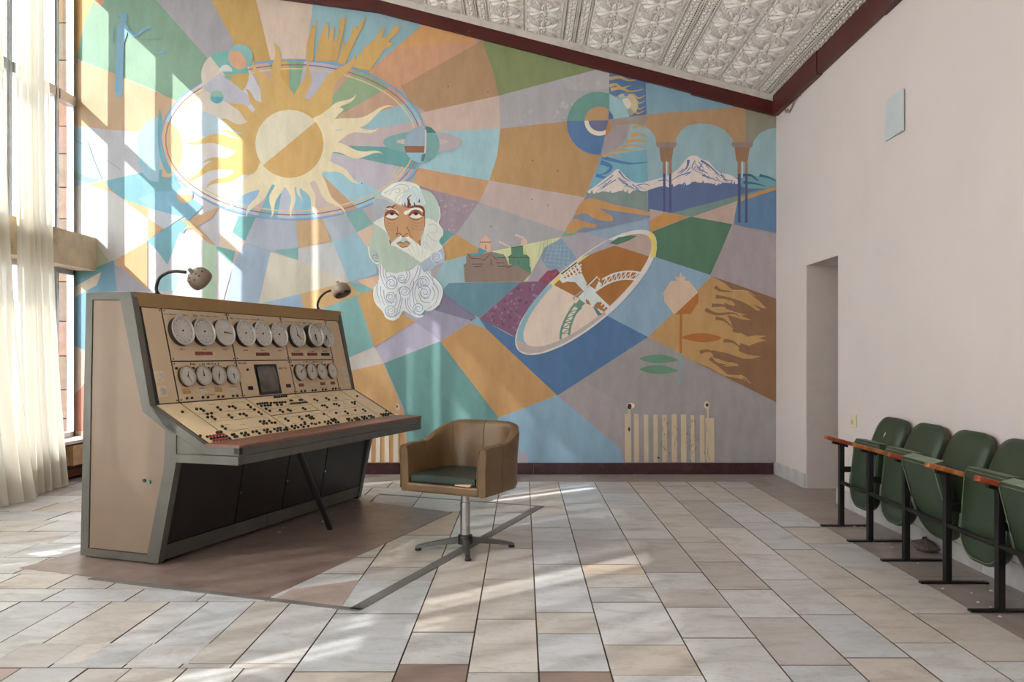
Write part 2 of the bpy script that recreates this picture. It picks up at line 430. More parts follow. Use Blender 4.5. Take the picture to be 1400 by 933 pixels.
def petal(mb, a, r0, r1, w, h, z0):
    """a ridged pointed petal lying on the tile, direction a."""
    ca, sa = math.cos(a), math.sin(a)
    def P(r, s, z): return (r * ca - s * sa, r * sa + s * ca, z0 + z)
    m = (r0 + r1) / 2; q = r0 + (r1 - r0) * 0.68
    vs = [P(r0, 0, h * .5), P(m, w, 0), P(q, w * .8, 0), P(r1, 0, 0), P(q, -w * .8, 0), P(m, -w, 0), P(m, 0, h), P(q, 0, h * .8)]
    mb.add(vs, [(0, 6, 1), (1, 6, 7, 2), (2, 7, 3), (3, 7, 4), (4, 7, 6, 5), (5, 6, 0)])
H = 0.186
def relief(x, y):
    """height of the embossed flower at tile coordinates -1..1"""
    r = math.hypot(x, y); t = math.atan2(y, x); h = 0.0
    def lobe(ang, r0, r1, wd, ht):
        d = (t - ang + PI) % (2 * PI) - PI
        q = (r - r0) / (r1 - r0)
        if q <= 0 or q >= 1: return 0
        w = wd * math.sin(PI * q ** 0.75) ; e = abs(r * math.sin(d)) if abs(d) < PI / 2 else 9
        if e >= w: return 0
        k = 1 - (e / w) ** 2
        return ht * k ** .6 * (0.55 + .45 * math.sin(PI * q)) - (ht * .35 * max(0, 1 - e / (w * .28)))
    for k in range(4): h = max(h, lobe(PI / 4 + k * PI / 2, .16, 1.16, .17, .026))
    for k in range(4): h = max(h, lobe(k * PI / 2, .14, .80, .15, .024))
    for k in range(8): h = max(h, lobe(PI / 8 + k * PI / 4, .42, 1.02, .085, .016))
    for k in range(4):
        for sg in (-1, 1):
            a = k * PI / 2; cx, cy = .80 * math.cos(a) - sg * .34 * math.sin(a), .80 * math.sin(a) + sg * .34 * math.cos(a)
            d = math.hypot(x - cx, y - cy)
            if d < .13: h = max(h, .016 * (1 - (d / .13) ** 2) - (.008 if d < .04 else 0))
            d2 = abs(d - .19)
            if d2 < .04: h = max(h, .010 * (1 - d2 / .04))
    if r < .22: h = max(h, .024 * (1 - (abs(r - .14) / .08) ** 2)) if r > .06 else max(h, .026 * (1 - (r / .09) ** 2))
    b = max(abs(x), abs(y))
    if .90 < b < .97 and (int((x if abs(y) > abs(x) else y) * 14 + 40) % 2): h = max(h, .007)
    return h * 1.35
ft = MB(); NG = 52
ft.add([(H * (-1 + 2 * i / NG), H * (-1 + 2 * j / NG), 0.004 + relief(-1 + 2 * i / NG, -1 + 2 * j / NG)) for j in range(NG + 1) for i in range(NG + 1)],
       [(j * (NG + 1) + i, j * (NG + 1) + i + 1, (j + 1) * (NG + 1) + i + 1, (j + 1) * (NG + 1) + i) for j in range(NG) for i in range(NG)], True)
ft.box(-H, H, -H, H, -0.012, 0.003)
me_flower = ft.mesh('flower_tile', M_white)
bt = MB(); BW = 0.122
bt.box(-BW, BW, -H, H, -0.01, 0.002)
for xx in (-0.118, -0.010, 0.010, 0.118): bt.box(xx - 0.005, xx + 0.005, -H, H, 0.002, 0.016)
for xx in (-0.100, -0.028, 0.028, 0.100):
    for q in range(9): bt.ell((xx, -0.165 + q * 0.0412, 0.004), 0.007, 0.011, 0.010, nu=5, nv=3)
for sx in (-0.064, 0.064):
    for q in range(6):
        y = -0.155 + q * 0.062
        for a in ((0.7, 2.4, 3.9, 5.5) if q % 2 else (0.2, 1.7, 3.3, 4.9)):
            b2 = MB(); petal(b2, a, 0.004, 0.034, 0.009, 0.016, 0.002)
            bt.add([(v[0] + sx, v[1] + y, v[2]) for v in b2.v], b2.f)
me_band = bt.mesh('band_tile', M_white)
M_hole = mat('dark_perforation', (58, 46, 40), 0.9, var=0.1)
db = MB()
for xx in (-0.109, -0.019, 0.019, 0.109):
    for q in range(9): db.box(xx - 0.005, xx + 0.005, -0.186 + q * 0.0412, -0.166 + q * 0.0412, 0.002, 0.004)
me_holes = db.mesh('perforation', M_hole)
for row in range(12):
    y = YB - 0.10 - 0.1875 - row * 0.374
    for bx in (-0.48, 0.522, 1.522, 2.524):
        b = link('band_tile', me_band, ceiling); b.matrix_local = cframe(bx, y)
        h = link('perforation', me_holes, b); h['kind'] = 'stuff'
    for f0 in (-1.36, -0.36, 0.642, 1.642):
        for c in (0, 1):
            if f0 + 0.19 + c * 0.3655 < XK + 0.19: continue
            o = link('flower_tile', me_flower, ceiling); o.matrix_local = cframe(f0 + 0.193 + c * 0.374, y)

# ---- dark red trims at the ceiling edge, pale moulding above the back one
def sloped_trim(name, xs, lo, hi, y0, y1, m):
    mb = MB()
    for a, b in zip(xs[:-1], xs[1:]):
        mb.prism([(a, ceil_z(a) + lo), (b, ceil_z(b) + lo), (b, ceil_z(b) + hi), (a, ceil_z(a) + hi)], 'y', y0, y1)
    o = mb.build(name, m); tag(o, kind='structure'); return o
sloped_trim('trim_1', [XR - 0.02, 1.75], -0.200, -0.062, YB - 0.062, YB, M_redwood)
sloped_trim('trim_2', [1.75, XK, XL], -0.186, -0.062, YB - 0.050, YB, M_redwood)
mo = MB()
for a, b in ((XR - 0.02, XK), (XK, XL)):
    vs = []
    for xx in (a, b):
        z = ceil_z(xx)
        vs += [(xx, YB - 0.0, z - 0.062), (xx, YB - 0.058, z - 0.062), (xx, YB - 0.085, z + 0.002), (xx, YB - 0.0, z + 0.002)]
    mo.add(vs, [(0, 1, 5, 4), (1, 2, 6, 5), (2, 3, 7, 6), (3, 0, 4, 7), (3, 2, 1, 0), (4, 5, 6, 7)])
tag(mo.build('trim_3', M_mould), kind='structure')
tr = MB(); y = YB - 0.063; k = 0
rr = random.Random(8)
while y > YF:
    w = 1.22; off = (0, 0.006, -0.004, 0.003)[k % 4]
    tr.box(XR - 0.055 + off, XR + 0.0, max(y - w, YF), y - 0.004, ZC - 0.205 + off, ZC + 0.004); y -= w; k += 1
tag(tr.build('trim_4', M_redwood), kind='structure')
# flaking plaster below the right trim
fl = MB(); rr = random.Random(3)
for k in range(16):
    yy = YB - 0.25 - k * 0.032; zz = ZC - 0.20 - rr.uniform(0, 0.03) - (0.05 if k < 9 else 0.02) * math.sin(k * 0.35)
    fl.add([(XR - 0.002, yy, zz), (XR - 0.014, yy - 0.03, zz - rr.uniform(0.01, .03)), (XR - 0.002, yy - 0.05, zz + 0.01), (XR - 0.008, yy - 0.02, zz + 0.02)], [(0, 1, 3), (1, 2, 3), (0, 2, 1)])
tag(fl.build('plaster_flake', mat('flaked_paint', (150, 112, 104), .9)), kind='stuff'); bpy.data.objects['plaster_flake'].parent = wall_right

# ---- skirtings
b = MB(); x = XL + 0.05
while x < XR - 0.03:
    w = min(1.19, XR - 0.03 - x); b.box(x, x + w - 0.003, YB - 0.022, YB, 0.0, 0.119); x += w
tag(b.build('baseboard_back', M_granite), kind='structure')
b = MB()
b.box(XR - 0.018, XR, DY1, YB - 0.025, 0.0, 0.135)
y = DY0
while y > 1.0:
    w = 0.42
    if not (5.05 < y < 5.3): b.box(XR - 0.018, XR, y - w + 0.004, y, 0.0, 0.135 - (0.03 if 4.6 < y < 5.5 else 0))
    y -= w
tag(b.build('baseboard_right', M_marble_trim), kind='structure')
ch = MB(); ch.ell((0, 0, 0.035), 0.07, 0.11, 0.045, nu=7, nv=5)
rr = random.Random(5)
ch.v = [(a + rr.uniform(-.014, .014), b_ + rr.uniform(-.014, .014), max(0.001, c + rr.uniform(-.014, .014))) for a, b_, c in ch.v]
ch.sm = [False] * len(ch.f)
ck = ch.build('plaster_chunk', mat('broken_plaster', (92, 80, 74), 0.95, var=0.3, scale=30, bump=0.3))
ck.location = (2.555, 5.02, 0.0); tag(ck, 'lump of broken grey plaster on the floor behind the green seats', 'rubble')

# ---- things on the right wall
Mw = Matrix.Identity(4)
pl = MB().box(-0.012, 0.004, -0.145, 0.145, -0.145, 0.145, bev=0.002)
vp = pl.build('vent_cover', mat('pale_blue_plate', (196, 205, 208), 0.5, var=0.03))
vp.location = (XR - 0.006, 5.605, 2.945); vp.rotation_euler = (0, 0, math.radians(-3))
tag(vp, 'pale blue square cover plate high on the plain right wall', 'wall plate')
sk = thing('wall_socket', 'cream plastic wall socket beside the doorway on the right wall', 'socket', (XR, 6.30, 0.72))
M_cream_pl = mat('cream_plastic', (214, 202, 168), 0.4, var=0.05)
MB().box(-0.016, 0, -0.045, 0.045, -0.05, 0.05, bev=0.006).build('plate', M_cream_pl, sk)
MB().box(-0.020, -0.014, -0.012, 0.026, -0.028, 0.006, bev=0.002).build('switch_rocker', mat('aged_plastic', (180, 164, 124), .5), sk)

# ---- left wall: sill wall, windows, concrete beam
wl = MB()
wl.box(XL - 0.25, XL, YF, YB, -0.14, 0.37)
wl.box(XL - 0.05, XL, YF, YB, 5.24, 5.6)
wl.box(XL - 0.05, XL, YB - 0.02, YB, 0.37, 5.24)
wall_left = wl.build('wall_left', M_plaster); tag(wall_left, kind='structure')
bm_ = MB().box(XL - 0.06, XL + 0.245, YF, YB, 2.125, 2.465)
beam = bm_.build('trim_5', M_concrete); tag(beam, kind='structure')
# peeling edge strip where mural meets the window frame
PITCH = 0.364
def window(name, z0, z1, transoms):
    fr = MB()
    fr.box(XL - 0.04, XL + 0.03, YF, YB - 0.02, z0, z0 + 0.05); fr.box(XL - 0.04, XL + 0.03, YF, YB - 0.02, z1 - 0.05, z1)
    fr.box(XL - 0.04, XL + 0.03, YB - 0.05, YB - 0.02, z0, z1)
    w = fr.build(name, M_alu); tag(w, kind='structure')
    mu = MB(); mu.box(-0.035, 0.035, -0.040, 0.040, z0 + .05, z1 - .05); mu.box(0.035, 0.05, -0.012, 0.012, z0 + .05, z1 - .05)
    me = mu.mesh('mullion', M_alu)
    zs = [z0 + .05] + [t for t in transoms] + [z1 - .05]
    panes = []
    for a, b in zip(zs[:-1], zs[1:]):
        panes.append((MB().box(-0.003, 0.003, -PITCH / 2 + 0.03, PITCH / 2 - 0.03, a + (0.045 if a != zs[0] else -.005), b - (0.045 if b != zs[-1] else -.005)).mesh('pane', M_glass)))
    trs = []
    for t in transoms: trs.append(MB().box(-0.04, 0.05, -PITCH / 2 + 0.04, PITCH / 2 - 0.04, t - 0.05, t + 0.05).mesh('transom', M_alu))
    y = YB - 0.345 + PITCH
    k = 0
    while y > YF:
        if k: o = link('mullion', me, w); o.location = (XL - 0.005, y, 0)
        for p in panes + trs:
            o = link(p.name.split('.')[0], p, w); o.location = (XL - 0.005, y - PITCH / 2, 0)
        y -= PITCH; k += 1
    return w
window('window_1', 2.465, 5.26, [3.88])
window('window_2', 0.40, 2.125, [])
si = MB().box(XL - 0.02, XL + 0.28, YF, YB - 0.002, 0.37, 0.40)
tag(si.build('trim_6', mat('flaking_sill', (206, 190, 182), 0.6, var=0.1, stain=(150, 112, 96), stain_amt=.6, stain_scale=6)), kind='structure')

# loose board box below the sill in the corner
bx = thing('wooden_crate', 'raw wooden board box hanging under the window sill in the corner', 'box', (XL + 0.15, YB - 0.30, 0.0))
MB().box(0.02, 0.135, -0.20, 0.28, 0.155, 0.352, bev=.003).build('board', M_wood_pale, bx)
MB().box(-0.14, 0.02, -0.6, 0.29, 0.02, 0.10).build('bottom_board', M_rust, bx)
MB().box(-0.14, 0.02, -0.6, 0.29, 0.105, 0.22).build('back_board', mat('dark_brown_board', (70, 54, 44), .9, var=.3), bx)  # dark brown board at the back, under the sill

# outside: end of the neighbouring wing, clad in tuff blocks
M_tuff = mat('pink_tuff', (120, 97, 82), 0.9, var=0.14, scale=14, bump=0.2, bscale=60, stain=(92, 68, 56), stain_amt=.5, stain_scale=3)
og = MB().box(-30, XL - 0.35, -20, 30, -0.6, -0.5)
tag(og.build('ground', mat('outdoor_paving', (150, 145, 138), .9)), kind='structure')
wing = MB().box(-4.895, -4.758, 8.27, 8.60, -0.5, 6.5).build('wall_outside', mat('mortar_tuff', (90, 78, 70), .9)); tag(wing, kind='structure')
rr = random.Random(2); z = -0.48
blk_cols = [M_tuff, mat('grey_tuff', (106, 88, 76), .9, var=.12, scale=14, bump=.2), mat('red_tuff', (122, 92, 78), .9, var=.12, scale=14, bump=.2)]
while z < 6.4:
    h = rr.uniform(0.26, 0.42)
    MB().box(-4.902, -4.757, 8.235 + rr.uniform(-.006, .006), 8.30, z, z + h - 0.010, bev=.004).build('stone_block', rr.choice(blk_cols), wing)
    z += h
# ================================================================ the mural: flat paint on the back wall, traced in wall coordinates
MURK = 1.25; DESAT = 0.13
def paint_mat():
    m, nt, p = new_mat('mural_paint'); N, Lk = nt.nodes, nt.links
    at = N.new('ShaderNodeAttribute'); at.attribute_name = 'paint'
    tc = N.new('ShaderNodeTexCoord')
    mp = N.new('ShaderNodeMapping'); mp.inputs['Scale'].default_value = (1, 1, 0.35)
    Lk.new(tc.outputs['Object'], mp.inputs[0])
    n1 = N.new('ShaderNodeTexNoise'); n1.inputs['Scale'].default_value = 9; n1.inputs['Detail'].default_value = 9; n1.inputs['Roughness'].default_value = 0.7
    Lk.new(mp.outputs[0], n1.inputs['Vector'])
    mr = N.new('ShaderNodeMapRange'); mr.inputs[1].default_value = 0.25; mr.inputs[2].default_value = 0.75; mr.inputs[3].default_value = 0.86; mr.inputs[4].default_value = 1.12
    Lk.new(n1.outputs['Fac'], mr.inputs[0])
    mx = N.new('ShaderNodeMix'); mx.data_type = 'RGBA'; mx.blend_type = 'MULTIPLY'; mx.inputs[0].default_value = 1
    Lk.new(at.outputs['Color'], mx.inputs[6]); Lk.new(mr.outputs[0], mx.inputs[7])
    n2 = N.new('ShaderNodeTexNoise'); n2.inputs['Scale'].default_value = 60; n2.inputs['Detail'].default_value = 4
    Lk.new(tc.outputs['Object'], n2.inputs['Vector'])
    b = N.new('ShaderNodeBump'); b.inputs['Strength'].default_value = 0.04; b.inputs['Distance'].default_value = 0.004
    Lk.new(n2.outputs['Fac'], b.inputs['Height']); Lk.new(b.outputs[0], p.inputs['Normal'])
    Lk.new(mx.outputs[2], p.inputs['Base Color'])
    p.inputs['Roughness'].default_value = 0.62; p.inputs['Specular IOR Level'].default_value = 0.3
    return m
M_paint = paint_mat()
WS = YB / CAMF
LAYER = [0.0020]; BASE_LAYER = [0.0020]
class Paint:
    """A painted motif: coloured polygons in photo pixels of the wall, written out in metres on the wall plane."""
    def __init__(s, name, base=None): s.name = name; s.v = []; s.f = []; s.c = []; LAYER[0] = BASE_LAYER[0] if base is None else base
    def raw(s, col, pts):
        LAYER[0] += 0.00002
        o = len(s.v)
        s.v += [((x - 715) * WS, YB - LAYER[0], 1.25 - (y - 485) * WS) for x, y in pts]
        s.f.append(list(range(o, o + len(pts)))); s.c.append(col)
    def poly(s, col, pts):
        pts = dedupe(pts)
        if len(pts) >= 3: s.raw(col, pts)
    def sp(s, col, pts, n=5): s.poly(col, smooth(pts, n, True))
    def ell(s, col, cx, cy, rx, ry=None, rot=0.0, a0=0, a1=360, pie=False):
        s.poly(col, epts(cx, cy, rx, ry, rot, a0, a1, pie))
    def strip(s, col, L, R):
        LAYER[0] += 0.00002
        o = len(s.v); n = len(L)
        s.v += [((x - 715) * WS, YB - LAYER[0], 1.25 - (y - 485) * WS) for x, y in L + R]
        for i in range(n - 1): s.f.append([o + i, o + i + 1, o + n + i + 1, o + n + i]); s.c.append(col)
    def line(s, col, pts, w0, w1=None, n=5, curve=True):
        if w1 is None: w1 = w0
        P = smooth(pts, n, False) if curve and len(pts) > 2 else [tuple(map(float, p)) for p in pts]
        L, R = [], []; m = len(P)
        for i in range(m):
            a, b = P[max(i - 1, 0)], P[min(i + 1, m - 1)]
            dx, dy = b[0] - a[0], b[1] - a[1]; d = math.hypot(dx, dy) or 1
            w = 0.5 * (w0 + (w1 - w0) * i / (m - 1))
            L.append((P[i][0] - dy / d * w, P[i][1] + dx / d * w)); R.append((P[i][0] + dy / d * w, P[i][1] - dx / d * w))
        s.strip(col, L, R)
    def flame(s, col, base, tip, w, wig=0.12, ph=0.0, n=14, cyc=1.6):
        bx, by = base; tx, ty = tip; dx, dy = tx - bx, ty - by; ln = math.hypot(dx, dy); nx, ny = -dy / ln, dx / ln
        L, R = [], []
        for i in range(n + 1):
            t = i / n; o = wig * ln * math.sin(t * cyc * 2 * PI + ph) * (0.25 + 0.75 * t) * (1 - t) ** 0.35 * 1.1
            ww = w * ((1 - t) ** 0.9) * (1 + 0.15 * math.sin(t * 9 + ph))
            cx, cy = bx + dx * t + nx * o, by + dy * t + ny * o
            L.append((cx + nx * ww, cy + ny * ww)); R.append((cx - nx * ww, cy - ny * ww))
        s.strip(col, L, R)
    def build(s, parent):
        me = bpy.data.meshes.new(s.name); me.from_pydata(s.v, [], s.f); me.materials.append(M_paint)
        ca = me.color_attributes.new('paint', 'FLOAT_COLOR', 'CORNER')
        for p, c in zip(me.polygons, s.c):
            # the tones were read off a photograph whose left side is lit about twice as strongly: take that light out again
            px_ = 715 + sum(s.v[i][0] for i in p.vertices) / len(p.vertices) / WS
            dl = 0.62 + 0.38 * max(0.0, min(1.0, (px_ - 180) / 420))
            g_ = (c[0] * .3 + c[1] * .59 + c[2] * .11) * DESAT
            col = [min(0.9, lin(k * (1 - DESAT) + g_) * MURK * dl) for k in c] + [1]
            for li in p.loop_indices: ca.data[li].color = col
        bm = bmesh.new(); bm.from_mesh(me)
        bmesh.ops.triangulate(bm, faces=[f for f in bm.faces if len(f.verts) > 4])
        for f in bm.faces:
            if f.normal.y > 0: f.normal_flip()
        bm.to_mesh(me); bm.free()
        o = bpy.data.objects.new(s.name, me); COL.objects.link(o); o.parent = parent
        return o

def dedupe(pts):
    out = []
    for p in pts:
        p = (float(p[0]), float(p[1]))
        if not out or abs(p[0] - out[-1][0]) + abs(p[1] - out[-1][1]) > 1e-3: out.append(p)
    if len(out) > 1 and abs(out[0][0] - out[-1][0]) + abs(out[0][1] - out[-1][1]) < 1e-3: out.pop()
    return out
def smooth(pts, n=5, closed=False):
    P = [tuple(map(float, p)) for p in pts]; m = len(P); out = []
    rng = range(m) if closed else range(m - 1)
    for i in rng:
        p0 = P[(i - 1) % m] if closed or i > 0 else P[i]; p1 = P[i]; p2 = P[(i + 1) % m]
        p3 = P[(i + 2) % m] if closed or i + 2 < m else P[min(i + 1, m - 1)]
        for k in range(n):
            t = k / n; t2 = t * t; t3 = t2 * t
            out.append(tuple(0.5 * (2 * p1[j] + (p2[j] - p0[j]) * t + (2 * p0[j] - 5 * p1[j] + 4 * p2[j] - p3[j]) * t2 + (3 * p1[j] - p0[j] - 3 * p2[j] + p3[j]) * t3) for j in (0, 1)))
    if not closed: out.append(P[-1])
    return out
def epts(cx, cy, rx, ry=None, rot=0.0, a0=0, a1=360, pie=False):
    ry = rx if ry is None else ry; r = math.radians(rot); full = abs(a1 - a0) >= 359.9
    n = max(8, int(abs(a1 - a0) / 7)); out = []
    for i in range(n if full else n + 1):
        a = math.radians(a0 + (a1 - a0) * i / n); x, y = rx * math.cos(a), ry * math.sin(a)
        out.append((cx + x * math.cos(r) - y * math.sin(r), cy + x * math.sin(r) + y * math.cos(r)))
    if pie: out.append((cx, cy))
    return out
def half(pts, a, b):
    """part of the polygon on the right-hand side (in image sense: dx*ey-dy*ex >= 0) of the line a-b"""
    out = []; dx, dy = b[0] - a[0], b[1] - a[1]
    def sd(p): return dx * (p[1] - a[1]) - dy * (p[0] - a[0])
    m = len(pts)
    for i in range(m):
        p, q = pts[i], pts[(i + 1) % m]; sp_, sq = sd(p), sd(q)
        if sp_ >= 0: out.append(p)
        if (sp_ >= 0) != (sq >= 0):
            t = sp_ / (sp_ - sq); out.append((p[0] + (q[0] - p[0]) * t, p[1] + (q[1] - p[1]) * t))
    return out

# palette
TAN = (178, 138, 92); TAN2 = (190, 146, 98); ORG = (188, 134, 78); SALM = (196, 144, 112); BRTAN = (168, 132, 98); PINK = (190, 166, 156); PINKG = (178, 160, 158)
LAV = (164, 160, 166); LAVB = (160, 166, 182); LAVW = (190, 186, 190); LBL = (142, 180, 192); LBL2 = (136, 176, 204); TEAL = (98, 154, 156); TEALB = (112, 164, 178)
BLU = (76, 112, 156); SBL = (122, 146, 174); STB = (130, 158, 182); DGR = (78, 118, 94); GRN = (126, 138, 92); GRN2 = (132, 166, 142); MAU = (150, 132, 146); PUR = (128, 86, 114)
GOLD = (203, 164, 98); CREAM = (220, 205, 168); CRW = (214, 206, 190); BRN = (136, 98, 68); OBR = (164, 104, 48); PALE = (206, 194, 178); WHT = (216, 206, 200); GREY = (152, 146, 146)
YEL = (214, 198, 112); YGR = (196, 200, 150)

# ---- colour facets
F = Paint('mural_facets')
F.poly(LAV, [(99, -95), (400, -60), (660, 40), (1061, 140), (1061, 634), (99, 634)])
# rays above the orbit
F.poly((226, 172, 104), [(98, 80), (104, 80), (107, 70), (115, 30), (129, 0), (140, -90), (98, -90)])
F.poly(GRN2, [(104, 80), (107, 70), (115, 30), (129, 0), (126, -90), (133, -90), (213, 0), (284, 80), (285, 130), (240, 140), (217, 126), (155, 100)])
F.poly((206, 150, 120), [(127, -20), (145, -20), (143, 2), (136, 10), (129, 1)])
F.poly(LAV, [(133, -90), (213, 0), (284, 80), (330, 100), (321, 60), (289, 0), (240, -90)])
F.poly((195, 156, 90), [(240, -90), (289, 0), (321, 60), (340, 110), (372, 110), (370, 82), (350, 0), (325, -90)])
F.poly((206, 184, 168), [(325, -90), (350, 0), (370, 82), (372, 110), (415, 110), (418, 82), (428, 5), (440, -60)])
F.poly((136, 172, 184), [(440, -60), (428, 5), (418, 82), (416, 110), (500, 110), (506, 97), (575, 36), (580, -10)])
F.poly(SALM, [(580, 0), (574, 37), (505, 97), (500, 120), (548, 122), (551, 117), (651, 60), (655, 30)])
F.poly((200, 146, 92), [(590, 30), (574, 37), (540, 67), (600, 60), (651, 56), (650, 30)])
F.poly(BRTAN, [(665, 50), (651, 60), (548, 118), (560, 140), (582, 153), (600, 149), (682, 131), (675, 100), (661, 62)])
F.poly(GRN, [(661, 50), (661, 62), (675, 100), (682, 131), (812, 96), (830, 90), (810, 70)])
F.poly(PINK, [(575, 155), (600, 149), (682, 131), (684, 176), (600, 180), (578, 183)])
F.poly(LAV, [(682, 131), (812, 96), (835, 92), (835, 165), (775, 166), (684, 176)])
F.poly((172, 168, 170), [(770, 108), (812, 97), (833, 95), (833, 120), (800, 125), (775, 122)])
F.poly((146, 184, 194), [(578, 182), (600, 180), (684, 176), (680, 212), (669, 247), (600, 235), (565, 228)])
F.poly((190, 144, 104), [(570, 229), (600, 235), (669, 247), (656, 276), (600, 262), (565, 252)])
F.poly(MAU, [(565, 252), (600, 262), (656, 276), (625, 321), (598, 320), (590, 270)])
F.poly(TEAL, [(595, 310), (622, 320), (608, 332), (603, 337), (598, 330)])
F.poly(TAN, [(684, 176), (775, 166), (835, 165), (822, 214), (799, 270), (669, 247), (680, 212)])
F.poly((184, 164, 158), [(669, 247), (799, 270), (772, 317), (655, 277)])
F.poly((160, 158, 162), [(655, 277), (772, 317), (767, 325), (672, 345), (655, 341), (623, 321)])
F.poly((186, 142, 84), [(623, 320), (656, 341), (659, 346), (636, 350), (609, 357), (604, 340)])
F.poly((140, 172, 182), [(609, 357), (636, 350), (672, 345), (672, 388), (615, 388), (600, 400), (590, 395), (600, 370)])
F.poly(YGR, [(660, 346), (672, 344), (768, 324), (740, 352), (722, 384), (690, 390), (672, 380)])
# middle under the head
F.poly((94, 134, 150), [(614, 387), (712, 386), (655, 435), (648, 431), (603, 415), (600, 402)])
F.poly((118, 112, 142), [(600, 402), (604, 398), (648, 431), (652, 437), (648, 440), (590, 423)])
F.poly((150, 146, 170), [(567, 440), (590, 423), (648, 439), (640, 443), (603, 466), (590, 470)])
F.poly((122, 116, 140), [(590, 423), (604, 405), (652, 436), (648, 440)])
F.poly((168, 164, 186), [(511, 474), (567, 440), (602, 466), (550, 487), (525, 497)])
F.poly((198, 190, 186), [(470, 491), (512, 474), (525, 497), (481, 508), (470, 512)])
F.poly((124, 164, 178), [(640, 443), (648, 437), (656, 434), (667, 450), (650, 446)])
F.poly((206, 160, 106), [(470, 511), (481, 507), (524, 497), (540, 535), (553, 570), (557, 634), (470, 634)])
F.poly((96, 142, 140), [(525, 497), (602, 467), (682, 571), (690, 634), (558, 634), (553, 560)])
F.poly((186, 140, 88), [(602, 467), (642, 442), (666, 450), (762, 540), (682, 572)])
F.poly((130, 164, 188), [(680, 572), (762, 541), (849, 614), (853, 634), (684, 634)])
F.poly((160, 152, 160), [(708, 634), (720, 634), (722, 622), (712, 618)])
F.poly(BLU, [(664, 449), (655, 435), (700, 460), (770, 470), (832, 431), (886, 461), (830, 502), (762, 541)])
F.poly((158, 144, 144), [(762, 541), (800, 522), (849, 560), (849, 614)])
F.poly((150, 143, 143), [(762, 541), (886, 461), (905, 469), (1061, 550), (1061, 634), (853, 634), (849, 614)])
F.poly((156, 146, 148), [(849, 640), (849, 614), (762, 541), (800, 522), (842, 548), (852, 590)])
# right middle
F.poly(STB, [(895, 351), (971, 375), (955, 400), (886, 461), (828, 431), (850, 380)])
F.poly((176, 150, 98), [(886, 461), (971, 380), (975, 378), (1012, 392), (1000, 470), (952, 497), (905, 470)])
F.poly((182, 140, 86), [(886, 461), (973, 379), (1061, 409), (1061, 549), (905, 470)])
F.poly(DGR, [(887, 319), (946, 296), (1001, 307), (985, 345), (971, 376), (897, 352)])
F.poly((158, 146, 150), [(1001, 306), (1061, 317), (1061, 410), (971, 380), (985, 345)])
F.poly((150, 154, 172), [(738, 352), (768, 324), (840, 332), (800, 350), (760, 374), (745, 388), (722, 386)])
F.poly((122, 150, 176), [(738, 352), (745, 338), (768, 326), (790, 356), (760, 370), (745, 366)])
F.poly((160, 150, 160), [(720, 386), (738, 352), (752, 372), (742, 390)])
F.poly((164, 156, 166), [(767, 325), (800, 318), (860, 320), (835, 332), (790, 356)])
F.poly((138, 160, 182), [(772, 317), (884, 297), (889, 318), (870, 317), (840, 330), (800, 318)])
F.poly((124, 166, 132), [(770, 318), (790, 317), (786, 321), (768, 324)])
F.poly(PUR, [(655, 436), (712, 386), (735, 385), (752, 378), (748, 400), (718, 435), (706, 462), (688, 452)])
F.poly((150, 70, 88), [(736, 384), (748, 371), (761, 368), (766, 374), (752, 386), (745, 388)])
def inside(p, poly):
    r = False; j = len(poly) - 1
    for i in range(len(poly)):
        (xi, yi), (xj, yj) = poly[i], poly[j]
        if (yi > p[1]) != (yj > p[1]) and p[0] < (xj - xi) * (p[1] - yi) / (yj - yi) + xi: r = not r
        j = i
    return r
def mottle(P_, poly, cols, n, r0, r1, seed):
    rg = random.Random(seed); xs = [p[0] for p in poly]; ys = [p[1] for p in poly]; k = 0; tries = 0
    while k < n and tries < n * 12:
        tries += 1
        x, y, r = rg.uniform(min(xs), max(xs)), rg.uniform(min(ys), max(ys)), rg.uniform(r0, r1)
        if all(inside((x + r * 1.6 * math.cos(t), y + r * 1.6 * math.sin(t)), poly) for t in (0, 1.6, 3.1, 4.7)):
            P_.poly(rg.choice(cols), [(x + r * rg.uniform(.5, 1.4) * math.cos(t * .9), y + r * rg.uniform(.5, 1.4) * math.sin(t * .9)) for t in range(7)]); k += 1
mottle(F, [(655, 436), (712, 386), (735, 385), (748, 382), (745, 400), (718, 435), (706, 462), (688, 452)], [(142, 102, 132), (152, 116, 144), (112, 70, 100)], 90, .8, 2.4, 3)
mottle(F, [(598, 262), (656, 276), (625, 321), (600, 315)], [(172, 158, 166), (162, 146, 158)], 40, .5, 1.5, 4)
mottle(F, [(736, 384), (748, 371), (761, 368), (766, 374), (752, 386)], [(164, 92, 92), (140, 84, 112)], 14, .8, 2, 5)
mottle(F, [(775, 120), (833, 97), (833, 160), (700, 172), (700, 160)], [(178, 175, 176), (172, 168, 172)], 26, 1.5, 4, 6)
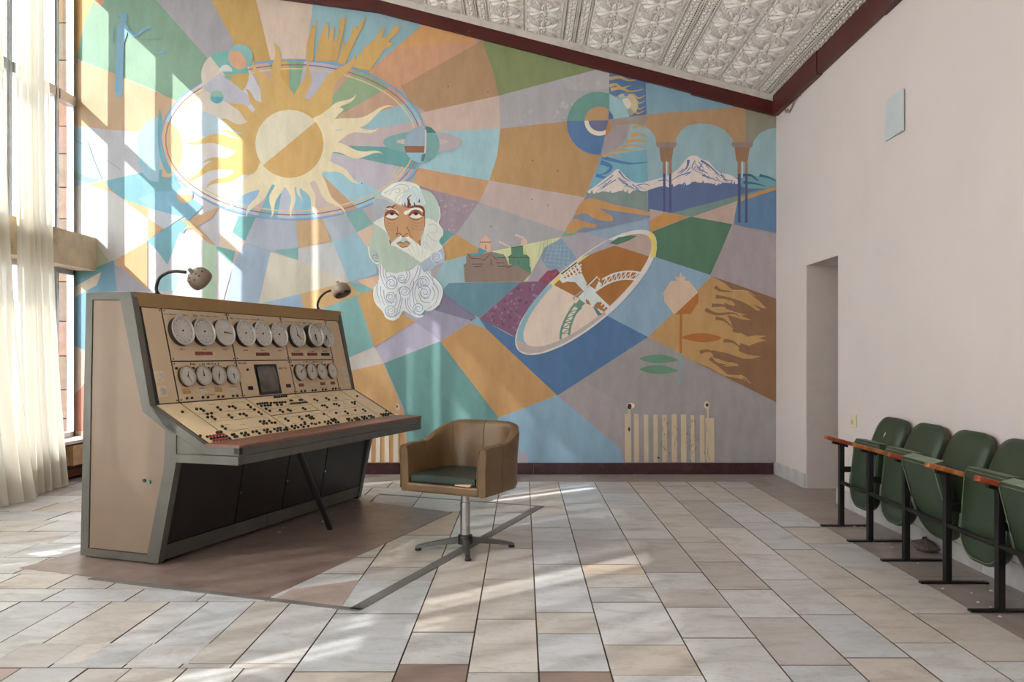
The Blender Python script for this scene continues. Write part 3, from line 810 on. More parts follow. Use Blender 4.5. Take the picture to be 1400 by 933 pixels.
# ring of facets under the orbit
F.poly(TEAL, [(325, 296), (351, 296), (336, 330), (318, 318)])
F.poly(LAVB, [(350, 297), (406, 298), (408, 340), (372, 344), (335, 330)])
F.poly((190, 156, 118), [(405, 298), (441, 296), (453, 330), (408, 340)])
F.poly((160, 170, 184), [(440, 297), (473, 290), (488, 318), (455, 331)])
F.poly((120, 166, 166), [(472, 290), (496, 284), (511, 306), (488, 318)])
F.poly((176, 162, 166), [(495, 285), (515, 276), (514, 306), (510, 306)])
F.poly((204, 176, 156), [(488, 318), (511, 306), (512, 345), (506, 345)])
F.poly((142, 178, 196), [(455, 331), (488, 318), (513, 356), (516, 376), (478, 386)])
F.poly((182, 182, 184), [(408, 340), (455, 331), (478, 386), (408, 356)])
F.poly((116, 162, 162), [(372, 343), (408, 339), (408, 357)])
F.poly((150, 168, 190), [(333, 331), (372, 344), (359, 416), (310, 412), (318, 366)])
F.poly((194, 186, 170), [(370, 345), (408, 356), (478, 386), (412, 404), (354, 416)])
F.poly((196, 158, 108), [(411, 402), (478, 385), (510, 399), (440, 422), (413, 422)])
F.poly((146, 172, 200), [(352, 416), (411, 402), (415, 422), (352, 424)])
F.poly((118, 166, 166), [(475, 385), (512, 394), (510, 399), (493, 403)])
F.poly((206, 172, 140), [(488, 384), (520, 376), (516, 394), (510, 396)])
F.poly((122, 172, 172), [(440, 423), (488, 404), (512, 474), (470, 492), (466, 440)])
F.poly((190, 146, 88), [(488, 404), (512, 396), (540, 425), (568, 440), (512, 475)])
# left part, mostly in the sun
F.poly((200, 164, 128), [(98, 79), (155, 100), (244, 139), (230, 160), (222, 183), (150, 178), (98, 171)])
F.poly((186, 184, 188), [(98, 171), (150, 178), (222, 182), (232, 230), (191, 237), (143, 248), (116, 182)])
F.poly((160, 190, 204), [(98, 172), (115, 178), (130, 222), (141, 247), (98, 256)])
F.line((140, 150, 158), [(100, 190), (130, 208), (165, 232)], 0.8)
F.poly((140, 180, 170), [(98, 232), (120, 243), (141, 247), (122, 250), (98, 243)])
F.poly((206, 200, 196), [(98, 256), (141, 247), (202, 297), (202, 330), (176, 352), (150, 360), (98, 340)])
F.poly((212, 170, 128), [(122, 253), (144, 247), (168, 272), (152, 262)])
F.poly(TEALB, [(143, 248), (191, 237), (233, 230), (242, 248), (262, 272), (278, 283), (262, 298), (250, 297), (205, 286), (168, 272), (152, 260)])
F.poly((122, 172, 196), [(190, 272), (215, 262), (252, 262), (278, 283), (262, 298), (250, 297), (205, 286)])
F.poly((202, 160, 116), [(167, 272), (205, 285), (202, 299)])
F.poly((186, 190, 200), [(204, 285), (250, 297), (224, 314), (202, 299)])
F.poly((208, 164, 122), [(202, 298), (224, 313), (202, 329)])
F.poly(TEALB, [(202, 329), (224, 314), (248, 300), (264, 298), (252, 318), (240, 340), (229, 362), (216, 344)])
F.poly((186, 178, 184), [(236, 346), (246, 318), (282, 330), (318, 318), (336, 331), (318, 366), (306, 410), (240, 410), (229, 362)])
F.poly((198, 158, 120), [(264, 298), (300, 283), (288, 300), (266, 312), (252, 314)])
F.poly((188, 150, 110), [(248, 300), (262, 303), (300, 340), (282, 330)])
F.poly((166, 182, 196), [(300, 310), (322, 296), (326, 298), (318, 319)])
F.poly((110, 166, 160), [(290, 336), (322, 343), (318, 362)])
F.poly((206, 186, 166), [(302, 318), (318, 318), (336, 331), (326, 345), (300, 337)])
F.poly((170, 196, 168), [(278, 333), (296, 336), (296, 414), (278, 414)])
F.poly(LAVW, [(240, 410), (236, 346), (246, 324), (262, 320), (275, 335), (278, 414)])
F.poly((184, 184, 148), [(128, 328), (150, 357), (131, 368)])
F.poly((214, 166, 120), [(156, 357), (202, 330), (202, 398), (166, 365)])
F.poly((176, 172, 184), [(166, 366), (205, 398), (150, 398), (150, 360)])
F.poly((118, 164, 190), [(96, 372), (131, 366), (156, 356), (160, 398), (120, 402), (118, 560), (96, 560)])
F.poly((110, 170, 168), [(98, 385), (98, 374), (140, 366), (156, 357), (138, 373)])
F.poly((214, 196, 170), [(98, 395), (139, 372), (133, 390), (100, 408)])
F.poly((206, 180, 160), [(96, 470), (118, 480), (120, 634), (96, 634)])
F.poly((196, 126, 104), [(96, 545), (112, 530), (118, 520), (118, 590), (96, 590)])
F.sp((218, 212, 206), [(243, 350), (248, 330), (262, 322), (258, 350), (246, 376), (240, 380)])
F.poly((150, 196, 206), [(210, 398), (218, 380), (232, 372), (245, 378), (240, 398)])
F.build(wall_back); BASE_LAYER[0] = LAYER[0] + 0.00004

# ---- orbit interior: sectors seen from the sun
SUNC = (396.0, 197.0)
OC, OA, OB = (401.0, 191.5), 181.0, 109.0
def on_orbit(ang):
    c, s_ = math.cos(ang), math.sin(ang); ox, oy = SUNC[0] - OC[0], SUNC[1] - OC[1]
    A = (c / OA) ** 2 + (s_ / OB) ** 2; B = 2 * (ox * c / OA ** 2 + oy * s_ / OB ** 2); C_ = (ox / OA) ** 2 + (oy / OB) ** 2 - 1
    t = (-B + math.sqrt(B * B - 4 * A * C_)) / (2 * A); return (SUNC[0] + c * t, SUNC[1] + s_ * t)
O = Paint('mural_orbit')
sect = [((340, 92), (190, 160, 148)), ((368, 88), (124, 164, 154)), ((380, 87), (200, 156, 78)), ((395, 86), (124, 164, 138)), ((416, 85), (178, 168, 188)), ((430, 85), (172, 172, 190)),
        ((464, 88), (190, 150, 128)), ((487, 95), (138, 162, 128)), ((540, 115), (188, 150, 128)), ((563, 138), LBL), ((577, 165), (182, 164, 166)), ((582, 203), TEAL), ((570, 233), (178, 172, 184)),
        ((528, 266), (148, 190, 206)), ((490, 286), (192, 152, 116)), ((470, 292), (198, 176, 172)), ((434, 298), (136, 184, 206)), ((404, 300), (172, 178, 196)), ((379, 300), (112, 168, 182)), ((352, 298), (190, 170, 176)),
        ((342, 297), (144, 180, 214)), ((312, 290), (206, 202, 198)), ((262, 268), (200, 198, 204)), ((228, 222), (206, 200, 198)), ((221, 182), (172, 194, 206)), ((240, 138), (206, 194, 180)), ((285, 106), (196, 194, 204))]
for i, (p, c) in enumerate(sect):
    q = sect[(i + 1) % len(sect)][0]
    a0 = math.atan2(p[1] - SUNC[1], p[0] - SUNC[0]); a1 = math.atan2(q[1] - SUNC[1], q[0] - SUNC[0])
    while a1 < a0: a1 += 2 * PI
    n = max(3, int((a1 - a0) / 0.06))
    O.poly(c, [SUNC] + [on_orbit(a0 + (a1 - a0) * k / n) for k in range(n + 1)])
# overlapping circle at the left end of the orbit
O.poly((150, 186, 204), half(epts(215, 205, 28, 44), (218, 100), (218, 300)))
O.poly((206, 164, 124), half(epts(228, 205, 22, 38), (222, 300), (222, 100)))
O.poly((98, 164, 168), smooth([(218, 150), (222, 165), (222, 190), (227, 215), (234, 235), (228, 236), (219, 215), (216, 185)], 4, True))
for k, (da, w, c) in enumerate([(0, 3.0, (122, 154, 190)), (7, 1.6, (150, 108, 112)), (13, 1.8, (208, 184, 132))]):
    e = epts(OC[0], OC[1], OA - da, OB - da * 0.9, 0, 0, 360); e.append(e[0]); e.append(e[1])
    O.line(c, e, w, curve=False)
O.build(wall_back); BASE_LAYER[0] = LAYER[0] + 0.00004

# ---- gold strokes in the blue ray above the sun
B_ = Paint('mural_brush_strokes')
GS = (197, 157, 90)
for pts in [[(418, 84), (420, 60), (426, 36), (429, 40), (432, 27), (434, 28), (431, 50), (428, 84)],
            [(431, 84), (436, 58), (443, 36), (446, 34), (444, 30), (449, 32), (449, 56), (453, 40), (457, 36), (456, 58), (462, 50), (465, 27), (468, 24), (473, 24), (471, 40), (465, 64), (461, 84)],
            [(461, 88), (467, 66), (468, 57), (473, 62), (480, 48), (484, 36), (489, 37), (487, 42), (498, 24), (500, 25), (496, 38), (488, 52), (480, 70), (472, 88)],
            [(480, 92), (498, 66), (508, 58), (514, 52), (521, 40), (527, 40), (521, 53), (531, 49), (540, 36), (549, 36), (543, 46), (534, 54), (531, 58), (538, 60), (534, 64), (526, 68), (518, 80), (506, 97)]]:
    B_.poly(GS, pts)
B_.build(wall_back)

# ---- the sun with flames
S = Paint('mural_sun')
d1, d2 = (361.0, 225.5), (432.5, 166.0)
def lobe(col, r, side):
    e = epts(SUNC[0], SUNC[1], r, r)
    S.poly(col, half(e, d1, d2) if side else half(e, d2, d1))
lobe(GOLD, 66, 0); lobe(CREAM, 60, 1)
def fl(col, tip, w, r0=50, ph=0.0, wig=0.085, cyc=1.35):
    a = math.atan2(tip[1] - SUNC[1], tip[0] - SUNC[0])
    S.flame(col, (SUNC[0] + r0 * math.cos(a), SUNC[1] + r0 * math.sin(a)), tip, w, wig, ph, cyc=cyc)
for tip, w, ph in [((374, 58), 15, .6), ((425, 82), 11, 2.8), ((486, 72), 17, .4), ((346, 82), 14, 3.4), ((335, 122), 10, 0), ((311, 137), 11, 3), ((299, 164), 10, .5), ((252, 193), 12, 3.2), ((276, 224), 8, .6), ((246, 247), 11, 3.3), ((281, 259), 10, .4), ((300, 180), 6, 1.2)]:
    fl(GOLD, tip, w, ph=ph)
S.poly(GOLD, [(333, 185), (320, 195), (326, 215), (318, 235), (340, 240), (361, 226)])
for tip, w, ph in [((487, 129), 9, .2), ((540, 146), 11, 3.3), ((519, 175), 9, .3), ((525, 212), 10, 3.0), ((494, 251), 9, .3), ((473, 296), 9, 3.2), ((435, 295), 9, .3), ((413, 278), 4, 3.1), ((400, 299), 7, .4), ((369, 299), 9, 3.2), ((337, 298), 11, .5), ((308, 286), 12, 3.4)]:
    fl(CREAM, tip, w, r0=46, ph=ph)
S.poly(CREAM, smooth([(433, 166), (448, 150), (462, 147), (470, 150), (462, 158), (450, 170)], 3, True))
S.poly(CREAM, smooth([(361, 226), (346, 243), (328, 254), (316, 272), (330, 268), (345, 262), (366, 256), (372, 240)], 3, True))
e = epts(SUNC[0], SUNC[1], 46.5, 46.5)
S.poly((214, 205, 180), half(e, d2, d1)); S.poly((204, 162, 98), half(e, d1, d2))
S.build(wall_back)

# ---- planets
P = Paint('mural_planets')
c1 = epts(308, 103, 32.5, 32.5)
P.poly((112, 172, 164), c1)
P.poly((204, 190, 176), epts(308, 103, 32.5, 32.5, 0, 150, 232, True))
P.ell((178, 176, 190), 308, 103, 32.5, None, 0, 62, 152, True)
P.ell((196, 158, 88), 308, 103, 32.5, None, 0, -5, 62, True)
P.poly((178, 176, 190), [(302, 100), (334, 126), (350, 140), (330, 150), (300, 136), (276, 120)])
P.ell((128, 178, 176), 329, 78, 17)
P.sp((212, 158, 124), [(314, 72), (324, 70), (334, 78), (337, 90), (328, 95), (316, 88)])
P.ell((206, 204, 204), 309, 98, 9, None, 0, 180, 360, False)
P.ell((126, 170, 160), 313, 104, 6, 5, 0, 0, 180)
P.ell((136, 176, 152), 297, 133, 9, None, 0, 180, 360); P.ell((84, 158, 178), 297, 133, 9, None, 0, 0, 180)
P.ell((160, 186, 204), 253, 267, 11, None, 0, 180, 360); P.ell((208, 164, 120), 253, 267, 11, None, 0, 0, 180)
# ringed planet
P.ell((112, 160, 156), 578, 195, 54, 15); P.poly((172, 160, 166), epts(578, 195, 54, 15, 0, -85, 85))
P.ell((190, 170, 166), 578, 194, 36, 5)
pb = epts(577, 198, 24, 25)
P.poly((140, 160, 178), half(half(pb, (581, 100), (581, 300)), (600, 200), (500, 200)))
P.poly((110, 158, 156), half(half(pb, (581, 300), (581, 100)), (600, 250), (500, 250)))
P.poly((146, 96, 66), half(half(half(pb, (581, 100), (581, 300)), (500, 200), (600, 200)), (600, 209), (500, 209)))
P.poly((136, 178, 196), half(half(pb, (581, 100), (581, 300)), (500, 209), (600, 209)))
P.poly((72, 118, 118), [(582, 173), (590, 175), (597, 182), (582, 182)]); P.poly((72, 118, 118), [(577, 212), (582, 210), (580, 221), (576, 221)])
P.line((200, 190, 180), [(582, 178), (582, 195), (581, 210)], 2)
for k in range(3): P.line((206, 190, 130), [(556 - k * 6, 228), (546 - k * 6, 243)], 1.4); P.line((128, 146, 180), [(570 - k * 4, 222), (560 - k * 4, 240)], 1.0)
# target planet on the right
q = epts(818, 169, 43, 43)
P.poly((100, 148, 138), half(half(q, (834, 100), (834, 300)), (900, 164), (700, 168)))
P.poly((84, 118, 166), half(half(q, (832, 164), (821, 212)), (700, 168), (900, 163)))
P.poly((158, 146, 150), half(half(q, (821, 212), (832, 164)), (700, 168), (900, 163)))
P.poly((146, 184, 192), half(half(q, (833, 300), (833, 100)), (900, 163), (700, 168)))
q2 = epts(819, 166, 20, 20)
P.poly((184, 142, 100), half(q2, (900, 164), (700, 167))); P.poly((218, 206, 184), half(half(q2, (700, 168), (900, 163)), (831, 150), (828, 212)))
q3 = epts(820, 165, 15.5, 15)
P.poly((104, 108, 146), half(half(q3, (700, 168), (900, 163)), (831, 150), (828, 212)))
P.poly((192, 128, 74), [(832, 164), (840, 164), (836, 176), (828, 188), (828, 178)]); P.poly((76, 108, 160), [(832, 151), (838, 158), (838, 163), (832, 164)])
P.build(wall_back)

# ---- painted view: striped panel, sky, arcade, mountains
A_ = Paint('mural_arcade_view')
A_.poly((84, 118, 164), [(833, 96), (882, 105), (884, 158), (832, 163)])
for y, s0, s1 in [(108, 833, 880), (118, 833, 862), (123, 835, 880), (132, 858, 882), (139, 862, 882), (147, 864, 881), (153, 860, 880)]:
    A_.line((190, 158, 100), [(s0, y), (s0 + (s1 - s0) * .3, y - 2), (s0 + (s1 - s0) * .6, y + 2.5), (s1, y - 1)], 5, 0.8)
A_.ell((196, 178, 142), 855, 144, 17, 16); A_.poly((154, 150, 152), half(epts(855, 144, 17, 16), (845, 132), (868, 155))); A_.ell((130, 178, 186), 852, 142, 8, 10); A_.sp((214, 204, 186), [(851, 137), (858, 135), (863, 142), (860, 149), (856, 147)])
A_.ell((118, 130, 166), 856, 129, 3.5, 3)
A_.poly((124, 160, 178), [(883, 110), (1061, 152), (1061, 175), (884, 175)])
A_.poly((142, 172, 180), [(832, 168), (884, 160), (1061, 156), (1061, 260), (806, 262), (822, 214), (850, 200), (861, 170)])
A_.poly((112, 166, 184), [(822, 214), (884, 205), (886, 252), (804, 262)])
for pts, w in [([(823, 215), (840, 220), (862, 224), (885, 222)], 6), ([(821, 222), (835, 228), (830, 236), (818, 240)], 7), ([(815, 240), (830, 244), (840, 240)], 5)]: A_.line((76, 122, 176), pts, w, 1)
for y, x0, x1, w in [(175, 865, 884, 5), (186, 862, 885, 8), (194, 856, 884, 7), (201, 850, 882, 4), (207, 838, 866, 5), (214, 824, 850, 4)]: A_.line((188, 152, 100), [(x0, y), ((x0 + x1) / 2, y - 2), (x1, y + 1)], w, 1)
# mountains
A_.poly((92, 108, 150), [(886, 255), (960, 236), (1061, 252), (1061, 268), (1008, 277), (925, 293), (886, 290)])
A_.poly((122, 140, 136), [(803, 262), (884, 258), (886, 289), (800, 270)])
A_.poly((214, 200, 194), smooth([(803, 263), (815, 254), (826, 245), (836, 238), (844, 231.5), (851, 237), (860, 246), (872, 251), (886, 248), (905, 243), (918, 238), (930, 228), (939, 217), (946, 213), (953, 214), (961, 219), (968, 221), (975, 229), (983, 236), (996, 239), (1004, 243), (1014, 250), (1006, 252), (990, 250), (980, 254), (972, 251), (955, 250), (948, 249), (938, 254), (928, 252), (918, 257), (905, 255), (890, 259), (880, 262), (870, 260), (860, 265), (850, 261), (838, 264), (825, 262), (814, 265)], 3, True))
for pts, w in [([(846, 234), (853, 243), (862, 249)], 2.5), ([(851, 250), (858, 253), (853, 256)], 2), ([(838, 240), (828, 248), (816, 256)], 1.6), ([(842, 246), (832, 252), (822, 259)], 1.4), ([(870, 254), (880, 252), (888, 254)], 1.4),
               ([(958, 220), (968, 226), (978, 235), (984, 240)], 3.5), ([(941, 219), (939, 229), (930, 238)], 4.0), ([(950, 220), (946, 230), (955, 236)], 1.6), ([(960, 224), (956, 232), (966, 236)], 1.6), ([(944, 236), (930, 240), (918, 247)], 2), ([(985, 239), (992, 246), (1002, 247)], 2), ([(960, 240), (972, 244), (982, 248)], 2.2), ([(900, 248), (910, 246), (916, 250)], 1.6), ([(965, 226), (972, 234)], 1.2), ([(955, 222), (962, 231)], 1.2)]:
    A_.line((96, 116, 166), pts, w, 0.6)
rm = random.Random(31)
for x in range(806, 884, 6): y = 263.5 + rm.uniform(-1, 1); A_.poly((122, 140, 136), [(x, y + 3), (x + 3 + rm.uniform(0, 4), y - rm.uniform(1.5, 5)), (x + 5, y + 3)])
for x in range(886, 1008, 6):
    y = (259 if x < 905 else 256 if x < 925 else 253 if x < 990 else 252) + rm.uniform(-1, 1); A_.poly((92, 108, 150), [(x, y + 4), (x + 2 + rm.uniform(0, 7), y - rm.uniform(1, 6)), (x + 6, y + 4)])
for k_ in range(26):
    x = rm.uniform(930, 992); y = 222 + abs(x - 950) * .35 + rm.uniform(0, 14); L_ = rm.uniform(4, 12); sl = rm.uniform(.5, 1.0) * (1 if x > 948 else -1)
    A_.line((110, 124, 168), [(x, y), (x + L_ * .5 * sl, y + L_ * .45), (x + L_ * sl, y + L_ * .7)], rm.uniform(.8, 1.8), 0.3)
for k_ in range(14):
    x = rm.uniform(822, 880); y = 238 + abs(x - 844) * .45 + rm.uniform(2, 10); sl = 1 if x > 844 else -1
    A_.line((96, 120, 168), [(x, y), (x + 5 * sl, y + 4), (x + 11 * sl, y + 6)], rm.uniform(.8, 1.5), 0.3)
A_.poly((104, 152, 164), smooth([(1014, 241), (1024, 238), (1034, 242), (1046, 240), (1061, 246), (1061, 256), (1040, 258), (1014, 256)], 3, True))
for pts in [[(1014, 240), (1026, 240), (1034, 246), (1037, 247)], [(1038, 240), (1050, 243), (1061, 248)], [(1016, 250), (1030, 251), (1046, 255)]]: A_.line((52, 104, 122), pts, 4, 1)
A_.poly((112, 138, 132), [(917, 292), (925, 290), (1061, 254), (1061, 258), (1007, 277), (946, 297)])
A_.poly((90, 124, 160), [(1006, 277), (1061, 262), (1061, 319), (1003, 307)])
A_.poly((186, 136, 86), [(1008, 272), (1061, 255), (1061, 260), (1008, 277)])
A_.poly((180, 156, 142), [(946, 297), (1008, 275), (1002, 307)])
A_.poly((178, 156, 148), [(888, 286), (938, 296), (900, 310), (889, 318)]); A_.poly((192, 136, 74), [(889, 318), (889, 302), (908, 291), (940, 297)])
# cliffs of orange below the small mountain
A_.poly((120, 134, 158), [(772, 318), (801, 269), (886, 288), (889, 298), (800, 318)])
for pts in [[(796, 276), (812, 272), (840, 280), (870, 286), (887, 291), (886, 295), (850, 290), (836, 288), (820, 286), (836, 296), (836, 303), (815, 300), (800, 292), (786, 294)], [(784, 300), (800, 304), (815, 308), (812, 312), (795, 312), (786, 318), (773, 317)]]:
    A_.sp((190, 140, 84), pts, 4)
# arches
A_.poly((176, 138, 100), [(832, 166), (884, 157), (957, 151), (957, 169), (940, 172), (930, 180), (924, 190), (922, 199), (897, 199), (896, 188), (890, 179), (882, 173), (868, 170), (860, 170), (845, 172)])
A_.poly((158, 142, 130), [(860, 168), (832, 172), (833, 164), (884, 157), (884, 173), (868, 170)])
A_.poly((176, 138, 100), [(957, 151), (1019, 146), (1019, 199), (1004, 199), (1000, 189), (990, 178), (975, 171), (957, 169)])
A_.poly((140, 136, 118), [(1019, 146), (1061, 158), (1061, 175), (1050, 177), (1038, 183), (1030, 193), (1028, 199), (1019, 199)])
for (x0, x1, y0, y1, sx) in [(897, 925, 290, 0, ((906, 910), (914, 918))), (1000, 1029, 305, 0, ((1008, 1012.5), (1018, 1022)))]:
    A_.poly((146, 124, 122), [(x0, 195), (x1, 195), (x1, 199), (x1 - 2, 202), (x0 + 2, 202), (x0, 199)])
    A_.poly((150, 112, 84), [(x0 + 4, 202), (x1 - 4, 202), (x1 - 7, 219), (x1 - 8, 222), (x0 + 8, 222), (x0 + 6, 219)])
    for a, b in sx: A_.poly((154, 118, 92), [(a, 222), (b, 222), (b, 238), (a, 238)]); A_.poly((76, 84, 128), [(a + .3, 238), (b - .3, 238), (b - .3, y0), (a + .3, y0)])
    A_.line((196, 196, 200), [((x0 + x1) / 2, 221), ((x0 + x1) / 2, 244)], 1.6)
A_.build(wall_back)

# ---- church and small tower
C2 = Paint('mural_church')
k = 1 / 9.333
def Q(*pts): return [(620 + a * k, 300 + b * k) for a, b in pts]
C2.poly((206, 164, 140), Q((340, 290), (410, 185), (480, 290), (480, 410), (345, 420)))
C2.poly((70, 148, 172), Q((325, 360), (440, 415), (330, 450), (190, 480), (180, 440), (310, 430)))
C2.poly((138, 116, 106), Q((145, 800), (135, 600), (165, 565), (160, 480), (185, 440), (230, 470), (480, 415), (640, 450), (670, 490), (700, 580), (770, 580), (990, 690), (890, 800)))
C2.poly((92, 144, 120), Q((490, 450), (630, 450), (675, 490), (560, 495)))
C2.poly((80, 128, 104), Q((735, 360), (885, 335), (890, 450), (935, 455), (970, 490), (970, 600), (985, 620), (985, 695), (940, 670), (790, 590), (710, 570), (705, 490), (695, 490), (740, 460)))
for pts in [((130, 600), (165, 565)), ((180, 440), (230, 500), (350, 505)), ((360, 520), (395, 525), (470, 440), (555, 515)), ((480, 510), (480, 590)), ((545, 560), (650, 560)), ((260, 605), (360, 605)), ((560, 600), (690, 600)), ((240, 572), (380, 572)), ((680, 620), (760, 590)), ((340, 292), (480, 292)), ((410, 330), (412, 390)), ((700, 488), (960, 488)), ((735, 362), (885, 345)), ((830, 520), (832, 575)), ((970, 615), (985, 625)), ((690, 490), (740, 455)), ((960, 490), (930, 455)), ((560, 490), (670, 490))]:
    C2.line((82, 52, 52), Q(*pts), 0.8, curve=False)
for pts in [((580, 285), (650, 320), (735, 360)), ((790, 200), (890, 240), (930, 290), (890, 320))]: C2.line((206, 180, 164), Q(*pts), 3.4, 1.4)
C2.sp((206, 176, 156), Q((860, 330), (870, 260), (920, 250), (945, 290), (920, 320)), 4)
# lattice on the slanting panels
for i in range(6):
    C2.line((150, 160, 140), [(740 + i * 4.5, 326 + i * 0.6), (736 + i * 5, 352 + i * 1.5)], 0.6, curve=False)
    C2.line((150, 172, 186), [(752 + i * 5, 333 + i * 1), (744 + i * 6.5, 358 + i * 2.4)], 0.7, curve=False)
    C2.line((150, 172, 186), [(748 - i * .5, 336 + i * 5), (776 + i * 1.5, 336 + i * 6)], 0.7, curve=False)
C2.build(wall_back)

# ---- the big tilted dish with tower and lattice arm
D = Paint('mural_dish')
def dp(rx, ry, cx=801, cy=400): return epts(cx, cy, rx, ry, -40.5)
eo = dp(122, 43); ei = dp(111, 36.5, 803, 397)
D.poly((206, 200, 196), eo)
D.poly((128, 172, 184), [(706, 466), (708, 450), (722, 422), (740, 400), (754, 386), (758, 392), (738, 414), (722, 436), (716, 458), (722, 474)])
D.poly((178, 162, 158), [(705, 464), (709, 479), (722, 484), (740, 482), (770, 470), (800, 452), (829, 430), (824, 424), (790, 448), (760, 464), (738, 470), (722, 472)])
D.poly((212, 196, 108), [(752, 388), (770, 372), (800, 350), (826, 334), (830, 338), (800, 357), (775, 377), (757, 392)])
D.poly((214, 196, 104), [(890, 316), (897, 328), (898, 340), (896, 352), (889, 352), (888, 335), (884, 322)])
D.poly(OBR, ei)
D.poly((212, 192, 176), half(ei, (748, 385), (840, 434)))
D.poly((176, 152, 142), half(ei, (905, 356.5), (840.5, 336)))
D.poly((160, 158, 168), [(841, 336), (795, 352), (812, 340), (832, 328), (850, 330)])
D.poly(DGR, [(833, 333), (845, 325), (862, 322), (871, 323), (858, 330), (843, 335)])
WM = (208, 206, 204); GR = (98, 140, 124)
k2 = 220 / 1140.0
def R_(*pts): return [(690 + a * k2, 310 + b * k2) for a, b in pts]
# arm: two curves and struts
up_c = R_((690, 375), (760, 340), (830, 322), (900, 318), (985, 332)); lo_c = R_((640, 460), (720, 408), (800, 380), (870, 372), (945, 380))
D.line(WM, up_c, 2.2); D.line(WM, lo_c, 2.2)
us = smooth(up_c, 4); ls = smooth(R_((700, 410), (760, 392), (820, 377), (880, 372), (945, 380)), 4)
for i in range(1, 8):
    a = us[int((i) * (len(us) - 1) / 8)]; b = ls[int(i * (len(ls) - 1) / 8)]; b2 = ls[int((i - 1) * (len(ls) - 1) / 8)]
    D.line(WM, [a, b], 1.3, curve=False); D.line(WM, [b2, a], 1.1, curve=False)
# tower body
D.poly((198, 204, 204), R_((545, 330), (560, 360), (585, 410), (640, 445), (665, 385), (690, 410), (640, 465), (745, 565), (710, 600), (660, 530), (625, 570), (575, 510), (575, 545), (520, 500), (560, 460), (500, 395), (440, 390), (400, 375)))
for i in range(6):
    a0 = (400 + i * 22, 352 - i * 14)
    D.line(WM, R_((a0[0] - 2, a0[1] - 14), (a0[0] + 32, a0[1] + 42)), 2.4, curve=False)
D.line(WM, R_((392, 372), (545, 268)), 1.8, curve=False); D.line(WM, R_((410, 398), (540, 305)), 1.8, curve=False); D.line((70, 60, 60), R_((400, 338), (510, 255)), 1.6, curve=False)
D.poly(WM, R_((515, 262), (545, 295), (535, 305), (505, 275))); D.poly(WM, R_((385, 375), (400, 365), (430, 390), (410, 400)))
for i in range(5):
    D.line((140, 92, 54), R_((592 + i * 14, 432 - i * 16), (580 + i * 14, 408 - i * 12)), 1.5, curve=False)
    D.line((120, 128, 128), R_((494 + i * 13, 520 - i * 12), (486 + i * 13, 500 - i * 11)), 1.2, curve=False)
D.line(WM, R_((585, 425), (655, 355), (672, 380)), 1.6, curve=False); D.line((150, 160, 158), R_((480, 508), (545, 458)), 1.4, curve=False)
for i in range(3): D.poly(OBR, R_((640 + i * 26, 565 + i * 14), (676 + i * 22, 530 + i * 18), (690 + i * 20, 545 + i * 18), (654 + i * 24, 582 + i * 12)))
D.poly((76, 122, 128), R_((625, 570), (640, 568), (690, 625), (660, 632)))
D.poly(GR, R_((500, 550), (530, 515), (572, 545), (520, 590)))
gu = R_((500, 545), (455, 610), (420, 680), (400, 740), (395, 800)); gl = R_((545, 570), (500, 620), (470, 690), (460, 740), (455, 770))
D.line(GR, gu, 3); D.line(GR, gl, 3)
gus, gls = smooth(gu, 3), smooth(gl, 3)
for i in range(1, 7):
    a = gus[int(i * (len(gus) - 1) / 7)]; b = gls[int(i * (len(gls) - 1) / 7)]; b2 = gls[int((i - 1) * (len(gls) - 1) / 7)]
    D.line(GR, [a, b2], 1.2, curve=False); D.line(GR, [a, b], 1.0, curve=False)
D.poly(OBR, R_((575, 545), (590, 520), (608, 555)))
D.build(wall_back)

# ---- pomegranate and wind of flames
G = Paint('mural_pomegranate')
kk = 165 / 770.0
def T_(*pts): return [(900 + a * kk, 360 + b * kk) for a, b in pts]
G.poly(BRN, T_((220, 622), (345, 85), (755, 228), (755, 890)))
G.poly((182, 140, 86), T_((0, 455), (345, 85), (440, 140), (470, 170), (560, 178), (640, 240), (690, 290), (660, 285), (600, 262), (650, 300), (630, 305), (580, 270), (520, 240), (440, 215), (490, 262), (480, 275), (420, 255), (430, 290), (500, 315), (560, 330), (520, 335), (600, 365), (540, 360), (440, 330), (480, 420), (570, 470), (620, 460), (690, 465), (640, 480), (690, 492), (620, 510), (580, 528), (520, 510), (510, 560), (570, 585), (655, 595), (600, 610), (540, 610), (440, 575), (340, 555), (350, 600), (430, 640), (500, 640), (515, 655), (440, 660), (360, 640), (440, 710), (520, 715), (580, 765), (540, 740), (420, 720), (320, 665), (220, 622), (20, 500)))
for pts in [((360, 150), (400, 175), (480, 182)), ((445, 135), (520, 165), (600, 185), (615, 215)), ((365, 215), (440, 225), (520, 265)), ((340, 270), (420, 272), (490, 300)), ((300, 295), (370, 325), (480, 320), (520, 350)), ((365, 352), (420, 365), (480, 420)), ((475, 422), (510, 440), (570, 432)), ((415, 495), (480, 505), (540, 560)), ((265, 570), (320, 560), (400, 600)), ((330, 605), (370, 640), (440, 650))]:
    G.line(BRN, T_(*pts), 5.5, 0.6)
for pts in [((470, 175), (560, 178), (618, 212)), ((480, 640), (430, 632), (370, 610)), ((520, 715), (560, 735), (585, 770))]: G.line((196, 156, 100), T_(*pts), 1.6, 0.6)
pom = T_((80, 112), (195, 112), (255, 190), (255, 250), (205, 325), (100, 328), (40, 250), (30, 190))
G.poly((200, 172, 148), half(pom, T_((255, 185))[0], T_((100, 330))[0]))
G.poly((172, 102, 44), half(pom, T_((100, 330))[0], T_((255, 185))[0]))
G.poly((200, 172, 148), T_((115, 112), (105, 85), (130, 90), (142, 55), (155, 88), (180, 85), (165, 112)))
